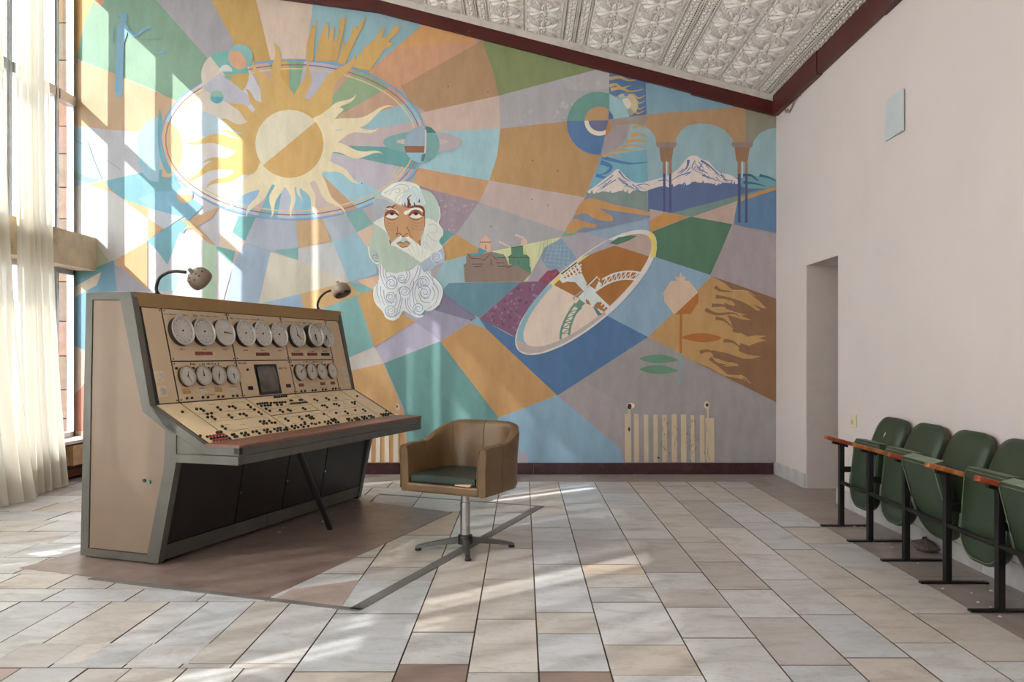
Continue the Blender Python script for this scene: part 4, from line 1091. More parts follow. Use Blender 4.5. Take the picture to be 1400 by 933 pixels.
G.poly((172, 102, 44), T_((136, 325), (152, 325), (150, 575), (134, 575))); G.poly((122, 160, 158), T_((134, 575), (150, 575), (146, 768), (134, 768)))
G.sp((170, 102, 46), T_((150, 475), (200, 455), (290, 447), (370, 462), (402, 478), (360, 497), (280, 506), (200, 492)), 4)
for y in (612, 680): G.sp((96, 138, 112), T_((-118, y), (-60, y - 24), (20, y - 28), (90, y - 10), (125, y + 8), (60, y + 22), (-30, y + 26)), 4)
G.build(wall_back)
# ---- bearded head
Hd = Paint('mural_bearded_head')
k4 = 150 / 1400.0
def h4(*pts): return [(490 + a * k4, 240 + b * k4) for a, b in pts]
k5 = 150 / 1166.0
def h5(*pts): return [(490 + a * k5, 330 + b * k5) for a, b in pts]
HW = (214, 214, 206); HS = (168, 188, 180); HG = (156, 178, 176); SKIN = (188, 140, 98); DK = (104, 44, 34)
# hair mass
Hd.sp(HS, h4((200, 300), (300, 220), (400, 130), (520, 80), (640, 80), (760, 120), (800, 170), (900, 200), (980, 280), (1030, 400), (1040, 520), (1020, 600), (1070, 690), (1070, 780), (1030, 830), (1080, 930), (1090, 960), (850, 960), (400, 960), (150, 960), (140, 860), (180, 760), (190, 600), (205, 450)), 4)
Hd.sp((176, 184, 182), h4((205, 290), (290, 250), (420, 330), (470, 380), (360, 420), (335, 480), (340, 560), (200, 605), (205, 450)), 3)
Hd.sp((164, 170, 182), h4((205, 330), (300, 300), (380, 330), (440, 380), (350, 420), (330, 500), (200, 600)), 3)
# right lower locks
Hd.sp((204, 206, 198), h4((850, 560), (950, 570), (1050, 650), (1075, 720), (1050, 800), (1030, 850), (1080, 930), (1000, 1000), (880, 1080), (790, 1000), (790, 880), (840, 740)), 3)
# crown of white curls
Hd.sp(HW, h4((290, 230), (400, 130), (520, 85), (640, 85), (760, 125), (790, 190), (840, 300), (840, 380), (700, 380), (600, 370), (540, 380), (480, 350), (420, 310), (350, 280)), 4)
Hd.sp((188, 206, 206), h4((620, 190), (740, 140), (790, 200), (830, 300), (830, 385), (720, 380), (640, 360), (560, 350), (560, 270)), 4)
for pts, w in [([(330, 230), (420, 180), (520, 120), (620, 130), (640, 180), (590, 200), (570, 160)], 9), ([(400, 250), (440, 190), (520, 170), (530, 210), (480, 225), (470, 195)], 9), ([(470, 330), (500, 260), (570, 220), (620, 210)], 8), ([(510, 350), (540, 290), (590, 250)], 7), ([(680, 140), (740, 160), (770, 240), (780, 320)], 8), ([(700, 210), (740, 270), (750, 340)], 7), ([(880, 210), (950, 290), (975, 360), (960, 420)], 10), ([(890, 640), (960, 620), (1000, 660), (990, 720), (930, 740), (890, 700)], 8), ([(880, 740), (940, 820), (1010, 830)], 8), ([(830, 800), (840, 900), (900, 1000)], 7), ([(860, 760), (880, 880), (960, 980)], 7)]:
    Hd.line((160, 178, 184), h4(*pts), w * k4 * 1.1, 0.5)
# left beard patch and whites
Hd.poly((170, 186, 172), h4((185, 610), (330, 640), (390, 760), (400, 890), (560, 900), (800, 1100), (600, 1220), (330, 1260), (260, 1200), (210, 1120), (130, 1050), (130, 900), (180, 780)))
Hd.sp(HW, h4((200, 600), (335, 530), (335, 640), (385, 750), (330, 700), (260, 650)), 3)
# face
Hd.sp(SKIN, h4((340, 460), (370, 420), (470, 370), (540, 385), (640, 400), (760, 385), (840, 420), (850, 500), (845, 640), (800, 760), (790, 900), (700, 830), (640, 800), (570, 790), (500, 790), (440, 840), (405, 890), (395, 780), (340, 660), (330, 560)), 3)
# moustache and lower beard
Hd.poly((212, 212, 202), h4((545, 770), (415, 885), (500, 930), (640, 1000), (800, 1120), (1000, 960), (900, 960), (790, 900), (640, 780), (600, 790), (660, 860), (640, 910), (560, 920), (500, 880), (560, 800)))
Hd.poly((170, 186, 172), h4((410, 885), (500, 920), (800, 1112), (700, 1180), (560, 1220), (350, 1250), (300, 1150), (340, 1000)))
Hd.poly((214, 214, 206), h4((420, 870), (545, 765), (560, 790), (495, 865), (450, 900)))
for x in (640, 700, 760, 820, 880): Hd.line((172, 186, 180), h4((x - 40, 840), (x, 940), (x + (800 - x) * .5, 1060)), 0.8, 0.4)
Hd.sp(SKIN, h4((495, 875), (540, 845), (575, 870), (610, 840), (660, 870), (630, 910), (570, 920), (530, 905)), 3)
Hd.line(DK, h4((490, 875), (530, 850), (575, 868), (610, 845), (662, 872)), 1.1, 0.8); Hd.line((130, 70, 50), h4((530, 905), (570, 920), (630, 908)), 0.9)
# nose
for pts, w in [([(620, 660), (650, 720), (660, 760), (690, 800)], 1.0), ([(490, 770), (500, 740), (540, 750), (570, 785), (600, 755), (635, 740)], 1.3), ([(500, 660), (500, 710), (485, 760)], 0.8), ([(400, 830), (415, 880)], 1.6), ([(780, 830), (790, 900)], 1.6), ([(350, 480), (330, 560), (345, 660), (390, 770)], 0.6), ([(845, 470), (848, 640), (800, 770)], 0.8)]:
    Hd.line((128, 62, 44), h4(*pts), w, w * .6)
for y in (600, 640, 680): Hd.line((160, 112, 78), h4((370, y), (420, y + 20), (470, y + 10)), .6); Hd.line((160, 112, 78), h4((680, y - 10), (750, y + 15), (820, y)), .6)
# brow shadow, hair tips
Hd.sp((120, 54, 36), h4((560, 385), (640, 400), (760, 380), (835, 410), (850, 500), (820, 520), (825, 450), (760, 420), (640, 415)), 3)
for pts, w in [([(640, 400), (640, 330), (635, 290), (680, 250)], 3.2), ([(670, 390), (650, 340), (655, 300)], 2.4), ([(720, 390), (712, 345)], 2.6), ([(778, 345), (780, 305)], 2.8), ([(600, 390), (590, 345)], 2.2), ([(565, 380), (555, 360)], 1.8), ([(430, 415), (480, 370)], 2.2), ([(360, 410), (410, 400), (430, 410)], 1.8)]:
    Hd.line(DK, h4(*pts), w, 0.7)
# brows and eyes
Hd.sp((222, 220, 210), h4((580, 470), (640, 440), (720, 410), (800, 425), (825, 470), (760, 440), (690, 455), (640, 490), (600, 505)), 3)
Hd.sp((216, 214, 206), h4((355, 430), (420, 425), (480, 445), (520, 480), (490, 475), (430, 455)), 3)
for (cx, cy, sx) in ((430, 510, 78), (735, 510, 78)):
    Hd.sp((136, 72, 48), h4((cx - sx - 10, cy - 20), (cx - 40, cy - 66), (cx + 30, cy - 66), (cx + sx, cy - 10), (cx + sx, cy + 10), (cx - sx, cy + 20)), 3)
    Hd.sp((216, 212, 204), h4((cx - sx, cy + 22), (cx - 45, cy - 14), (cx, cy - 26), (cx + 45, cy - 10), (cx + sx, cy + 18), (cx + 30, cy + 38), (cx - 30, cy + 38)), 3)
    Hd.ell((112, 52, 44), cx * k4 + 490, (cy - 22) * k4 + 240, 30 * k4, 24 * k4); Hd.ell((48, 24, 26), cx * k4 + 490, (cy - 24) * k4 + 240, 16 * k4, 14 * k4)
    Hd.line((118, 52, 44), h4((cx - sx, cy + 26), (cx - 20, cy + 58), (cx + 30, cy + 56), (cx + sx, cy + 26)), 1.2, 0.8)
# big curled beard
Hd.sp((206, 210, 212), h5((235, 240), (330, 330), (540, 310), (640, 250), (750, 300), (800, 390), (870, 470), (890, 560), (850, 680), (770, 740), (710, 740), (690, 800), (620, 810), (540, 770), (480, 740), (440, 800), (370, 835), (300, 810), (265, 740), (190, 660), (165, 570), (180, 480), (220, 400)), 4)
Hd.poly((170, 186, 172), h5((170, 200), (240, 240), (300, 330), (410, 340), (540, 300), (625, 240), (470, 120), (340, 90)))
Hd.poly((158, 170, 188), h5((640, 245), (890, 75), (920, 130), (915, 230), (830, 255), (790, 300), (700, 330)))
Hd.ell((186, 194, 204), 490 + 830 * k5, 330 + 170 * k5, 65 * k5, 60 * k5)
SC1, SC2 = (124, 148, 178), (150, 138, 168)
def spiral(c, cx, cy, r, turns, a0, w=1.0, sq=1.0):
    pts = []
    for i in range(int(turns * 14) + 1):
        t = i / (turns * 14); a = a0 + t * turns * 2 * PI; q = r * (1 - 0.88 * t)
        pts.append((cx + q * math.cos(a), cy + q * sq * math.sin(a)))
    Hd.line(c, h5(*pts), w, w * .6, n=2)
for a in [(350, 450, 75, 2.2, -2.2), (460, 395, 50, 2, 0.2), (495, 535, 62, 2.2, 2.6), (350, 590, 60, 2.2, 1.0), (345, 740, 72, 2.4, -0.4), (700, 435, 70, 2.6, 1.8), (705, 545, 78, 2.0, -2.6), (640, 715, 72, 2.2, 0.2), (830, 170, 55, 2.0, 0.4), (190, 170, 50, 1.4, 1.0)]:
    spiral(SC1, *a[:5]); spiral(SC2, a[0], a[1], a[2] * 1.25, 0.6, a[4] + 0.5, 0.8)
for pts in [[(240, 250), (240, 360), (280, 470), (330, 520)], [(265, 270), (270, 370), (310, 450)], [(290, 310), (300, 390), (340, 430)], [(205, 430), (200, 540), (240, 660)], [(240, 480), (240, 570), (280, 680)], [(270, 520), (280, 610), (320, 680)],
            [(640, 260), (610, 360), (560, 440), (540, 520)], [(660, 280), (640, 380), (570, 500), (545, 600), (560, 700)], [(590, 420), (580, 560), (600, 680), (650, 760)], [(620, 450), (600, 580), (640, 670)], [(690, 300), (740, 350), (790, 420)], [(720, 290), (780, 370), (800, 470)], [(800, 440), (850, 540), (820, 660), (740, 720)], [(780, 480), (815, 560), (780, 640)], [(640, 560), (680, 640), (760, 650)], [(650, 540), (700, 610), (760, 600)],
            [(430, 500), (450, 600), (420, 720)], [(470, 600), (450, 700), (430, 780)], [(500, 610), (510, 700), (560, 770)], [(400, 560), (400, 660), (380, 700)], [(530, 600), (530, 690), (600, 780)], [(540, 310), (545, 390), (490, 460)], [(510, 320), (520, 380), (480, 430)], [(200, 180), (190, 120), (150, 100)]]:
    Hd.line(SC1 if len(pts[0]) and pts[0][0] % 20 else SC2, h5(*pts), 1.1, 0.6)
Hd.line((226, 226, 222), h5((175, 480), (165, 570), (190, 660), (265, 745), (300, 812), (370, 838), (440, 802)), 1.6); Hd.line((226, 226, 222), h5((800, 390), (872, 470), (892, 560), (850, 680)), 1.6)
Hd.line((226, 226, 220), h4((1030, 400), (1045, 520), (1020, 610), (1075, 700), (1072, 780)), 1.2); Hd.line((220, 222, 218), h5((112, 60), (120, 150), (170, 225), (215, 235)), 1.6)
Hd.poly((74, 140, 142), h5((665, 775), (700, 745), (718, 740), (690, 790)))
Hd.build(wall_back)

# ---- faded standing figure holding scales, upper left
J = Paint('mural_scales_figure')
k7 = 200 / 1400.0
def j7(*pts): return [(100 + a * k7, b * k7) for a, b in pts]
JB = (122, 166, 190)
J.poly(JB, j7((425, 250), (470, 210), (500, 215), (525, 240), (520, 330), (490, 420), (478, 880), (400, 880), (412, 640), (425, 420)))
J.sp(JB, j7((460, 160), (520, 150), (520, 190), (495, 215), (465, 205)), 3); J.poly(JB, j7((422, 132), (500, 128), (524, 138), (520, 165), (440, 160), (425, 150)))
J.line((120, 170, 196), j7((500, 250), (560, 330), (600, 345), (650, 310), (700, 275), (750, 270)), 5, 3)
J.line((112, 150, 160), j7((640, 385), (840, 374)), 0.9, curve=False)
J.sp((112, 166, 190), j7((800, 495), (890, 488), (860, 515), (820, 518)), 3); J.line((128, 168, 178), j7((395, 270), (385, 300), (380, 420)), 2.5, 1)
J.poly((128, 172, 196), j7((405, 880), (478, 880), (465, 930), (420, 930)))
J.build(wall_back)

# ---- pale marks left by removed radiators
Rd = Paint('radiator_marks')
RC, RG = (192, 171, 141), (150, 146, 152)
for a, b, y0 in [(854, 862.5, 566), (866.5, 873, 566), (880, 886, 567), (893, 899, 567), (905, 911.5, 567), (918, 925, 566.5), (930.5, 938, 567), (944, 949, 568), (956.5, 963, 568), (964, 976, 572)]:
    Rd.poly(RC, [(a, y0), (b, y0), (b + .6, 632), (a + .3, 632)])
Rd.poly(RC, [(858, 556), (862, 556), (862, 580), (858, 580)]); Rd.poly(RC, [(966, 553), (969, 553), (969, 632), (967, 632)])
for c, x, y, rx, ry in [((214, 196, 172), 862, 555, 5.5, 4), ((60, 40, 32), 860.5, 556, 2.8, 3.8), ((206, 182, 150), 966, 554, 4, 5), ((70, 48, 36), 966.5, 554, 2, 2.4), ((76, 56, 44), 860, 587, 1.4, 3), ((96, 74, 58), 900, 626, 2, 1.4)]: Rd.ell(c, x, y, rx, ry)
rr = random.Random(12)
for i in range(46):
    x, y = rr.choice([907, 911, 924, 941, 945, 950, 966]) + rr.uniform(-4, 4), rr.uniform(572, 630)
    Rd.line(rr.choice([(112, 92, 78), (120, 104, 96), (138, 118, 100)]), [(x, y), (x + rr.uniform(-2, 2), y + 2), (x + rr.uniform(-2, 2), y + rr.uniform(3, 7))], 0.8, 0.3)
for a, b in [(480, 484), (490, 497), (503, 508), (514, 520), (526, 532), (538, 545)]: Rd.poly((226, 214, 196), [(a, 566), (b, 566), (b, 632), (a, 632)])
Rd.ell((206, 186, 160), 544, 557, 3, 5); Rd.ell((70, 50, 40), 543, 556, 1, 2)
for x, y in [(727, 273), (749, 281), (763, 234), (728, 220), (671, 310), (495, 251), (645, 438), (613, 119), (667, 126)]: Rd.ell((64, 56, 52), x, y, 0.8)
# dark ragged edge by the window
for i in range(26):
    y = 370 + i * 9 + rr.uniform(-3, 3); w = rr.uniform(1, 3.4)
    Rd.poly(rr.choice([(110, 78, 58), (86, 64, 52), (150, 126, 104)]), [(98.5, y - 6), (99 + w, y - 3), (99.4 + w * .6, y + 4), (98.5, y + 7)])
Rd.build(wall_back)
# ================================================================ control console
M_beige = mat('beige_enamel', (132, 111, 93), 0.5, var=0.05, scale=5, bump=0.02, bscale=60, stain=(122, 100, 80), stain_amt=0.5, stain_scale=2.2)
M_cream = mat('cream_enamel', (222, 198, 160), 0.42, var=0.05, scale=6, stain=(198, 166, 120), stain_amt=0.5, stain_scale=4)
M_beigep = mat('panel_enamel', (206, 181, 150), 0.42, var=0.05, scale=6, stain=(184, 152, 116), stain_amt=0.5, stain_scale=3)
M_greym = mat('grey_green_metal', (98, 95, 88), 0.42, 0.3, var=0.1, scale=9, stain=(86, 84, 74), stain_amt=0.5, stain_scale=5)
M_greyd = mat('dark_grey_panel', (44, 39, 36), 0.38, 0.1, var=0.1, scale=6)
M_black = mat('black_enamel', (24, 22, 21), 0.45, var=0.15)
M_cap = mat('brown_cap_enamel', (156, 122, 78), 0.5, var=0.08, scale=6, stain=(120, 88, 52), stain_amt=0.5, stain_scale=3)
M_rest = mat('red_brown_laminate', (124, 82, 66), 0.36, var=0.16, scale=14, stain=(92, 56, 44), stain_amt=0.6, stain_scale=4)
M_chrome = mat('chrome', (205, 203, 200), 0.22, 0.95, var=0.04)
M_dial = mat('dial_face', (198, 192, 184), 0.45, var=0.05, scale=30)
M_ink = mat('dark_ink', (52, 44, 40), 0.6, var=0.1)
M_redlbl = mat('red_label', (132, 66, 58), 0.5, var=0.35, scale=70)
M_redbtn = mat('red_button', (150, 44, 44), 0.4, var=0.1)
M_ochre = mat('ochre_label', (176, 142, 82), 0.5, var=0.3, scale=60)
def screen_mat():
    m, nt, p = new_mat('screen_glass'); N, Lk = nt.nodes, nt.links
    tc = N.new('ShaderNodeTexCoord'); no = N.new('ShaderNodeTexNoise'); no.inputs['Scale'].default_value = 9; no.inputs['Detail'].default_value = 6
    Lk.new(tc.outputs['Object'], no.inputs['Vector'])
    cr = N.new('ShaderNodeValToRGB'); cr.color_ramp.elements[0].color = rgb(66, 62, 58); cr.color_ramp.elements[1].color = rgb(112, 106, 98)
    cr.color_ramp.elements[0].position = .3; cr.color_ramp.elements[1].position = .7
    Lk.new(no.outputs['Fac'], cr.inputs[0]); Lk.new(cr.outputs[0], p.inputs['Base Color']); p.inputs['Roughness'].default_value = 0.25
    return m
M_screen = screen_mat()

CON = thing('control_console', 'large beige metal control console with rows of gauges and a sloping button desk', 'control console', M=frame(A0, V, U, (0, 0, 1)))
K, S_, E_ = (0.541, 0.947), (0.942, 0.727), (1.179, 0.721)
outer = [(0, 0.012), (0.047, 1.628), (0.396, 1.628), (0.541, 0.947), (0.735, 0.842), (0.735, 0.618), (0.601, 0.012)]
inner = [(0.064, 0.059), (0.097, 1.587), (0.312, 1.582), (0.486, 0.909), (0.655, 0.809), (0.644, 0.579), (0.519, 0.058)]
def ring(u0, u1, name):
    mb = MB(); n = 7; vs = []
    for u_ in (u0, u1):
        vs += [(a, u_, b) for a, b in outer] + [(a, u_, b) for a, b in inner]
    fs = []
    for i in range(n):
        j = (i + 1) % n
        fs += [(i, j, n + j, n + i), (2 * n + i, 3 * n + i, 3 * n + j, 2 * n + j), (i, 2 * n + i, 2 * n + j, j), (n + i, n + j, 3 * n + j, 3 * n + i)]
    return mb.add(vs, fs).build(name, M_greym, CON)
ring(-0.012, 0.035, 'side_frame'); ring(CL - 0.035, CL + 0.008, 'side_frame')
ip = [(a + da, b + db) for (a, b), (da, db) in zip(inner, [(.004, .004), (.004, -.004), (-.004, -.004), (-.005, 0), (-.004, -.004), (-.004, 0), (-.004, .004)])]
for u0, u1 in ((-0.006, 0.02), (CL - 0.02, CL + 0.004)):
    p = MB().prism(ip, 'y', u0, u1).build('side_panel', M_beige, CON)
p0 = [c for c in CON.children if c.name == 'side_panel'][0]
gk = MB().prism(inner, 'y', 0.001, 0.018).build('panel_gasket', M_black, CON)
sc_ = MB(); sc_.cyl((0.497, -0.016, 0.498), (0.497, -0.004, 0.498), 0.010)
sc_.build('bolt', M_ink, p0); MB().cyl((0.533, -0.016, 0.491), (0.533, -0.004, 0.491), 0.012).build('bolt', mat('verdigris_bolt', (112, 150, 130), .5, .5), p0)
# carcass: back and base behind the panels
MB().prism([(0.004, 0.02), (0.05, 1.55), (0.39, 1.545), (0.525, 0.94), (0.90, 0.725), (0.90, 0.66), (0.69, 0.62), (0.60, 0.10), (0.585, 0.02)], 'y', 0.036, CL - 0.036).build('carcass', M_black, CON)
MB().prism([(-0.004, 0.02), (0.044, 1.55), (0.050, 1.55), (0.004, 0.02)], 'y', 0.03, CL - 0.03).build('back_panel', M_beige, CON)
# desk brackets at both ends
for u0, u1 in ((-0.012, 0.022), (CL - 0.022, CL + 0.010)):
    MB().prism([(0.541, 0.947), (0.942, 0.727), (1.179, 0.716), (1.179, 0.672), (0.935, 0.672), (0.712, 0.792), (0.66, 0.815)], 'y', u0, u1).build('desk_bracket', M_greym, CON)
    MB().prism([(0.712, 0.786), (0.93, 0.670), (0.712, 0.666)], 'y', u0 + 0.006, u1 - 0.004).build('bracket_web', M_greyd if u0 > 1 else M_greym, CON)
    MB().prism([(0.70, 0.666), (1.176, 0.668), (1.176, 0.619), (0.70, 0.617)], 'y', u0 - 0.003, u1 + 0.002).build('bracket_beam', M_greym, CON)
# desk fascia and underside
MB().prism([(1.150, 0.716), (1.179, 0.716), (1.178, 0.672), (1.150, 0.672)], 'y', 0.023, CL - 0.023).build('fascia_rail', M_greym, CON)
MB().prism([(1.150, 0.6685), (1.177, 0.6685), (1.176, 0.619), (1.150, 0.619)], 'y', 0.025, CL - 0.025).build('fascia_rail', M_greym, CON)
MB().box(1.148, 1.185, -0.016, 0.012, 0.682, 0.716).build('corner_clip', M_black, CON)
MB().prism([(0.70, 0.640), (1.150, 0.640), (1.150, 0.650), (0.70, 0.650)], 'y', 0.025, CL - 0.025).build('desk_underside', M_greyd, CON)
rs = MB(); rs.prism([(0.936, 0.719), (1.183, 0.7165), (1.185, 0.728), (1.179, 0.7335), (0.944, 0.7335)], 'y', -0.014, CL + 0.012)
rs.build('desk_rest', M_rest, CON)
# cap
MB().prism([(-0.004, 1.552), (-0.006, 1.630), (0.402, 1.630), (0.404, 1.544), (0.392, 1.544), (0.388, 1.552)], 'y', 0.037, CL + 0.010).build('top_cap', M_cap, CON)
MB().prism([(0.040, 1.600), (0.046, 1.630), (0.402, 1.630), (0.402, 1.560), (0.390, 1.560), (0.390, 1.600)], 'y', 0.0, 0.037).build('cap_end', M_beige, CON)

# sloped faces: local frames
def face_frame(p0, p1, off=0.0):
    d = Vector((p1[0] - p0[0], 0, p1[1] - p0[1])).normalized(); n = Vector((0, 1, 0)).cross(d)
    return frame(Vector((p0[0], 0, p0[1])) + n * off, (0, 1, 0), d, n)
UPF = face_frame(K, (0.397, 1.544)); DKF = face_frame(K, S_)
if UPF.col[2].x < 0: raise RuntimeError
# face_frame gives x=u, y=up the slope, z=outward; the desk runs downward, so its normal is flipped
DKF = frame(Vector((K[0], 0, K[1])), (0, -1, 0), Vector((S_[0] - K[0], 0, S_[1] - K[1])).normalized(), Vector((0, -1, 0)).cross(Vector((S_[0] - K[0], 0, S_[1] - K[1])).normalized()))
def panel(u0, u1, s0, s1, name, m, F, desk=False):
    g = 0.0055; mb = MB()
    if desk: u0, u1 = -u1, -u0
    mb.box(u0 + g * 1.4, u1 - g * 1.4, s0 + g * .8, s1 - g * .8, -0.0012, 0.003)
    return mb.build(name, m, CON, F)
def screws(u0, u1, s0, s1, mb, sx=1):
    for a in (u0 + .018, u1 - .018):
        for b in (s0 + .016, s1 - .016): mb.cyl((sx * a, b, 0.002), (sx * a, b, 0.0055), 0.005, n=6)
MB().box(0.0355, CL - 0.0355, 0.0, 0.613, -0.012, -0.0013).build('panel_backing', M_black, CON, UPF)
MB().box(-CL + 0.0235, -0.0235, 0.0, 0.452, -0.012, -0.0013).build('panel_backing', M_black, CON, DKF)
rr = random.Random(21)
def marks(mb, u, s, w, h, sx=1, z=0.0034):
    """a line of tiny worn lettering"""
    x = 0
    while x < w:
        cw = rr.uniform(.45, .9) * h
        if rr.random() > .14: mb.box(sx * (u + x) - cw * .3, sx * (u + x) + cw * .3, s - h / 2, s + h / 2 * rr.uniform(.3, 1), 0.003, z)
        x += h * 0.85
PC = {}
PC['blank_left'] = panel(0.058, 0.225, 0.002, 0.612, 'blank_panel', M_beigep, UPF)
PC['blank_right'] = panel(2.060, CL - 0.036, 0.002, 0.612, 'blank_panel', M_beigep, UPF)
ucols = [0.225, 0.828, 1.443, 2.060]
tops, bots = [], []
for a, b in zip(ucols[:-1], ucols[1:]):
    tops.append(panel(a, b, 0.267, 0.612, 'gauge_panel', M_beigep, UPF)); bots.append(panel(a, b, 0.002, 0.267, 'instrument_panel', M_beigep, UPF))
LET = MB()
for i, (a, b) in enumerate(zip(ucols[:-1], ucols[1:])):
    screws(a, b, 0.267, 0.612, LET); screws(a, b, 0.002, 0.267, LET)
for (a, b) in ((0.04, 0.225), (2.06, 2.262)): screws(a, b, 0.002, 0.612, LET)

# gauges
def gauge(u, s, r, hands, ticks, style=0, lift=0.0):
    F = UPF @ Matrix.Translation((u, s, 0.003))
    g = MB(); d = 0.042 + lift if r > .08 else 0.026
    g.lathe([(r * 0.97, 0), (r * 0.97, d * .80), (r * 0.90, d * .80), (r * 0.885, d * .70)], 28)
    G_ = g.build('gauge', M_gbody, CON, F)
    MB().lathe([(r * 0.965, d * .72), (r * 1.0, d * .80), (r * 0.995, d * .95), (r * 0.95, d), (r * 0.905, d * .93), (r * 0.89, d * .74)], 28, cap=False).build('bezel', M_rim if r > .08 else M_rim2, G_)
    z = d * 0.72
    f = MB(); f.lathe([(r * 0.89, z), (0.0, z + 0.0004)], 28, smooth=False); f.cur = 1
    for k in range(ticks):
        a = 2 * PI * k / ticks; big = (k % 5 == 0) if ticks > 16 else True
        r1 = r * .82; r0 = r * (0.68 if big else 0.75); w = 0.0016 if big else 0.0011
        c, s_ = math.cos(a), math.sin(a)
        f.add([(r0 * c - w * s_, r0 * s_ + w * c, z + .001), (r1 * c - w * s_, r1 * s_ + w * c, z + .001), (r1 * c + w * s_, r1 * s_ - w * c, z + .001), (r0 * c + w * s_, r0 * s_ - w * c, z + .001)], [(0, 1, 2, 3)])
    if style == 0 and r > .08:
        for k in range(60):
            a = 2 * PI * k / 60; c, s_ = math.cos(a), math.sin(a)
            for r0, r1 in ((.56, .60), (.40, .43)):
                if r0 < .5 and k % 2: continue
                w = .0011; f.add([(r * r0 * c - w * s_, r * r0 * s_ + w * c, z + .001), (r * r1 * c - w * s_, r * r1 * s_ + w * c, z + .001), (r * r1 * c + w * s_, r * r1 * s_ - w * c, z + .001), (r * r0 * c + w * s_, r * r0 * s_ - w * c, z + .001)], [(0, 1, 2, 3)])
    f.build('dial', [M_dial, M_ink], G_)
    hnd = MB(); hnd.cyl((0, 0, z), (0, 0, z + .006), r * .065, n=10); hnd.build('hub', M_ink, G_)
    for ang, ln, w in hands:
        a = math.radians(90 - ang); c, s_ = math.cos(a), math.sin(a); L = r * ln; w *= r
        MB().add([(-.12 * L * c - w * s_, -.12 * L * s_ + w * c, z + .004), (L * c - w * .3 * s_, L * s_ + w * .3 * c, z + .004), (L * c + w * .3 * s_, L * s_ - w * .3 * c, z + .004), (-.12 * L * c + w * s_, -.12 * L * s_ - w * c, z + .004)], [(0, 1, 2, 3)]).build('needle', M_ink, G_)
    return G_
M_gbody = mat('gauge_body', (58, 50, 44), 0.5, 0.2)
M_rim = mat('gauge_rim', (196, 192, 186), 0.3, 0.35, var=0.06); M_rim2 = mat('gauge_rim_brass', (170, 152, 134), 0.35, 0.3, var=0.1)
for u_, hands, tk, stl, lf in [(0.339, [], 60, 0, 0), (0.535, [], 60, 0, 0), (0.733, [(100, .75, .05)], 0, 1, 0), (0.953, [], 12, 1, 0), (1.144, [], 12, 1, 0), (1.341, [], 12, 1, 0), (1.573, [(0, .72, .06), (130, .62, .08)], 12, 1, 0), (1.785, [(170, .75, .06), (188, .5, .09)], 12, 1, 0.03), (1.978, [(210, .6, .09), (165, .75, .05)], 12, 1, 0)]:
    gauge(u_, 0.461, 0.097, hands, tk, stl, lf)
for u_, hands in [(0.318, [(20, .5, .06), (150, .7, .06)]), (0.463, [(0, .6, .08)]), (0.606, [(15, .5, .06), (200, .6, .08)]), (0.751, [(178, .55, .08)]), (1.534, [(55, .75, .08)]), (1.686, [(20, .65, .09)]), (1.829, [(-95, .45, .05)]), (1.986, [])]:
    gauge(u_, 0.166, 0.069, hands, 24, 1)
# screen
scr = MB(); scr.box(1.008, 1.268, 0.012, 0.237, 0.0, 0.006)
SB = scr.build('screen_bezel', M_black, CON, UPF)
gl = MB()
vs = []; nx, ny = 8, 8
for j in range(ny + 1):
    for i in range(nx + 1):
        x, y = -1 + 2 * i / nx, -1 + 2 * j / ny
        xx = x * math.sqrt(1 - .12 * y * y) * .108; yy = y * math.sqrt(1 - .12 * x * x) * .098
        vs.append((1.132 + xx, 0.122 + yy, 0.008 + .012 * (1 - .5 * (x * x + y * y))))
gl.add(vs, [(j * (nx + 1) + i, j * (nx + 1) + i + 1, (j + 1) * (nx + 1) + i + 1, (j + 1) * (nx + 1) + i) for j in range(ny) for i in range(nx)], True)
gl.build('screen', M_screen, SB)
for (a, b) in ((0.880, 0.958), (1.318, 1.405)):
    MB().box(a, b, 0.03, 0.105, 0.003, 0.0065).build('display_plate', M_beigep, CON, UPF)
for (a, b) in ((0.893, 0.946), (1.333, 1.391)): MB().box(a, b, 0.052, 0.080, 0.006, 0.009).build('display_window', M_black, CON, UPF)
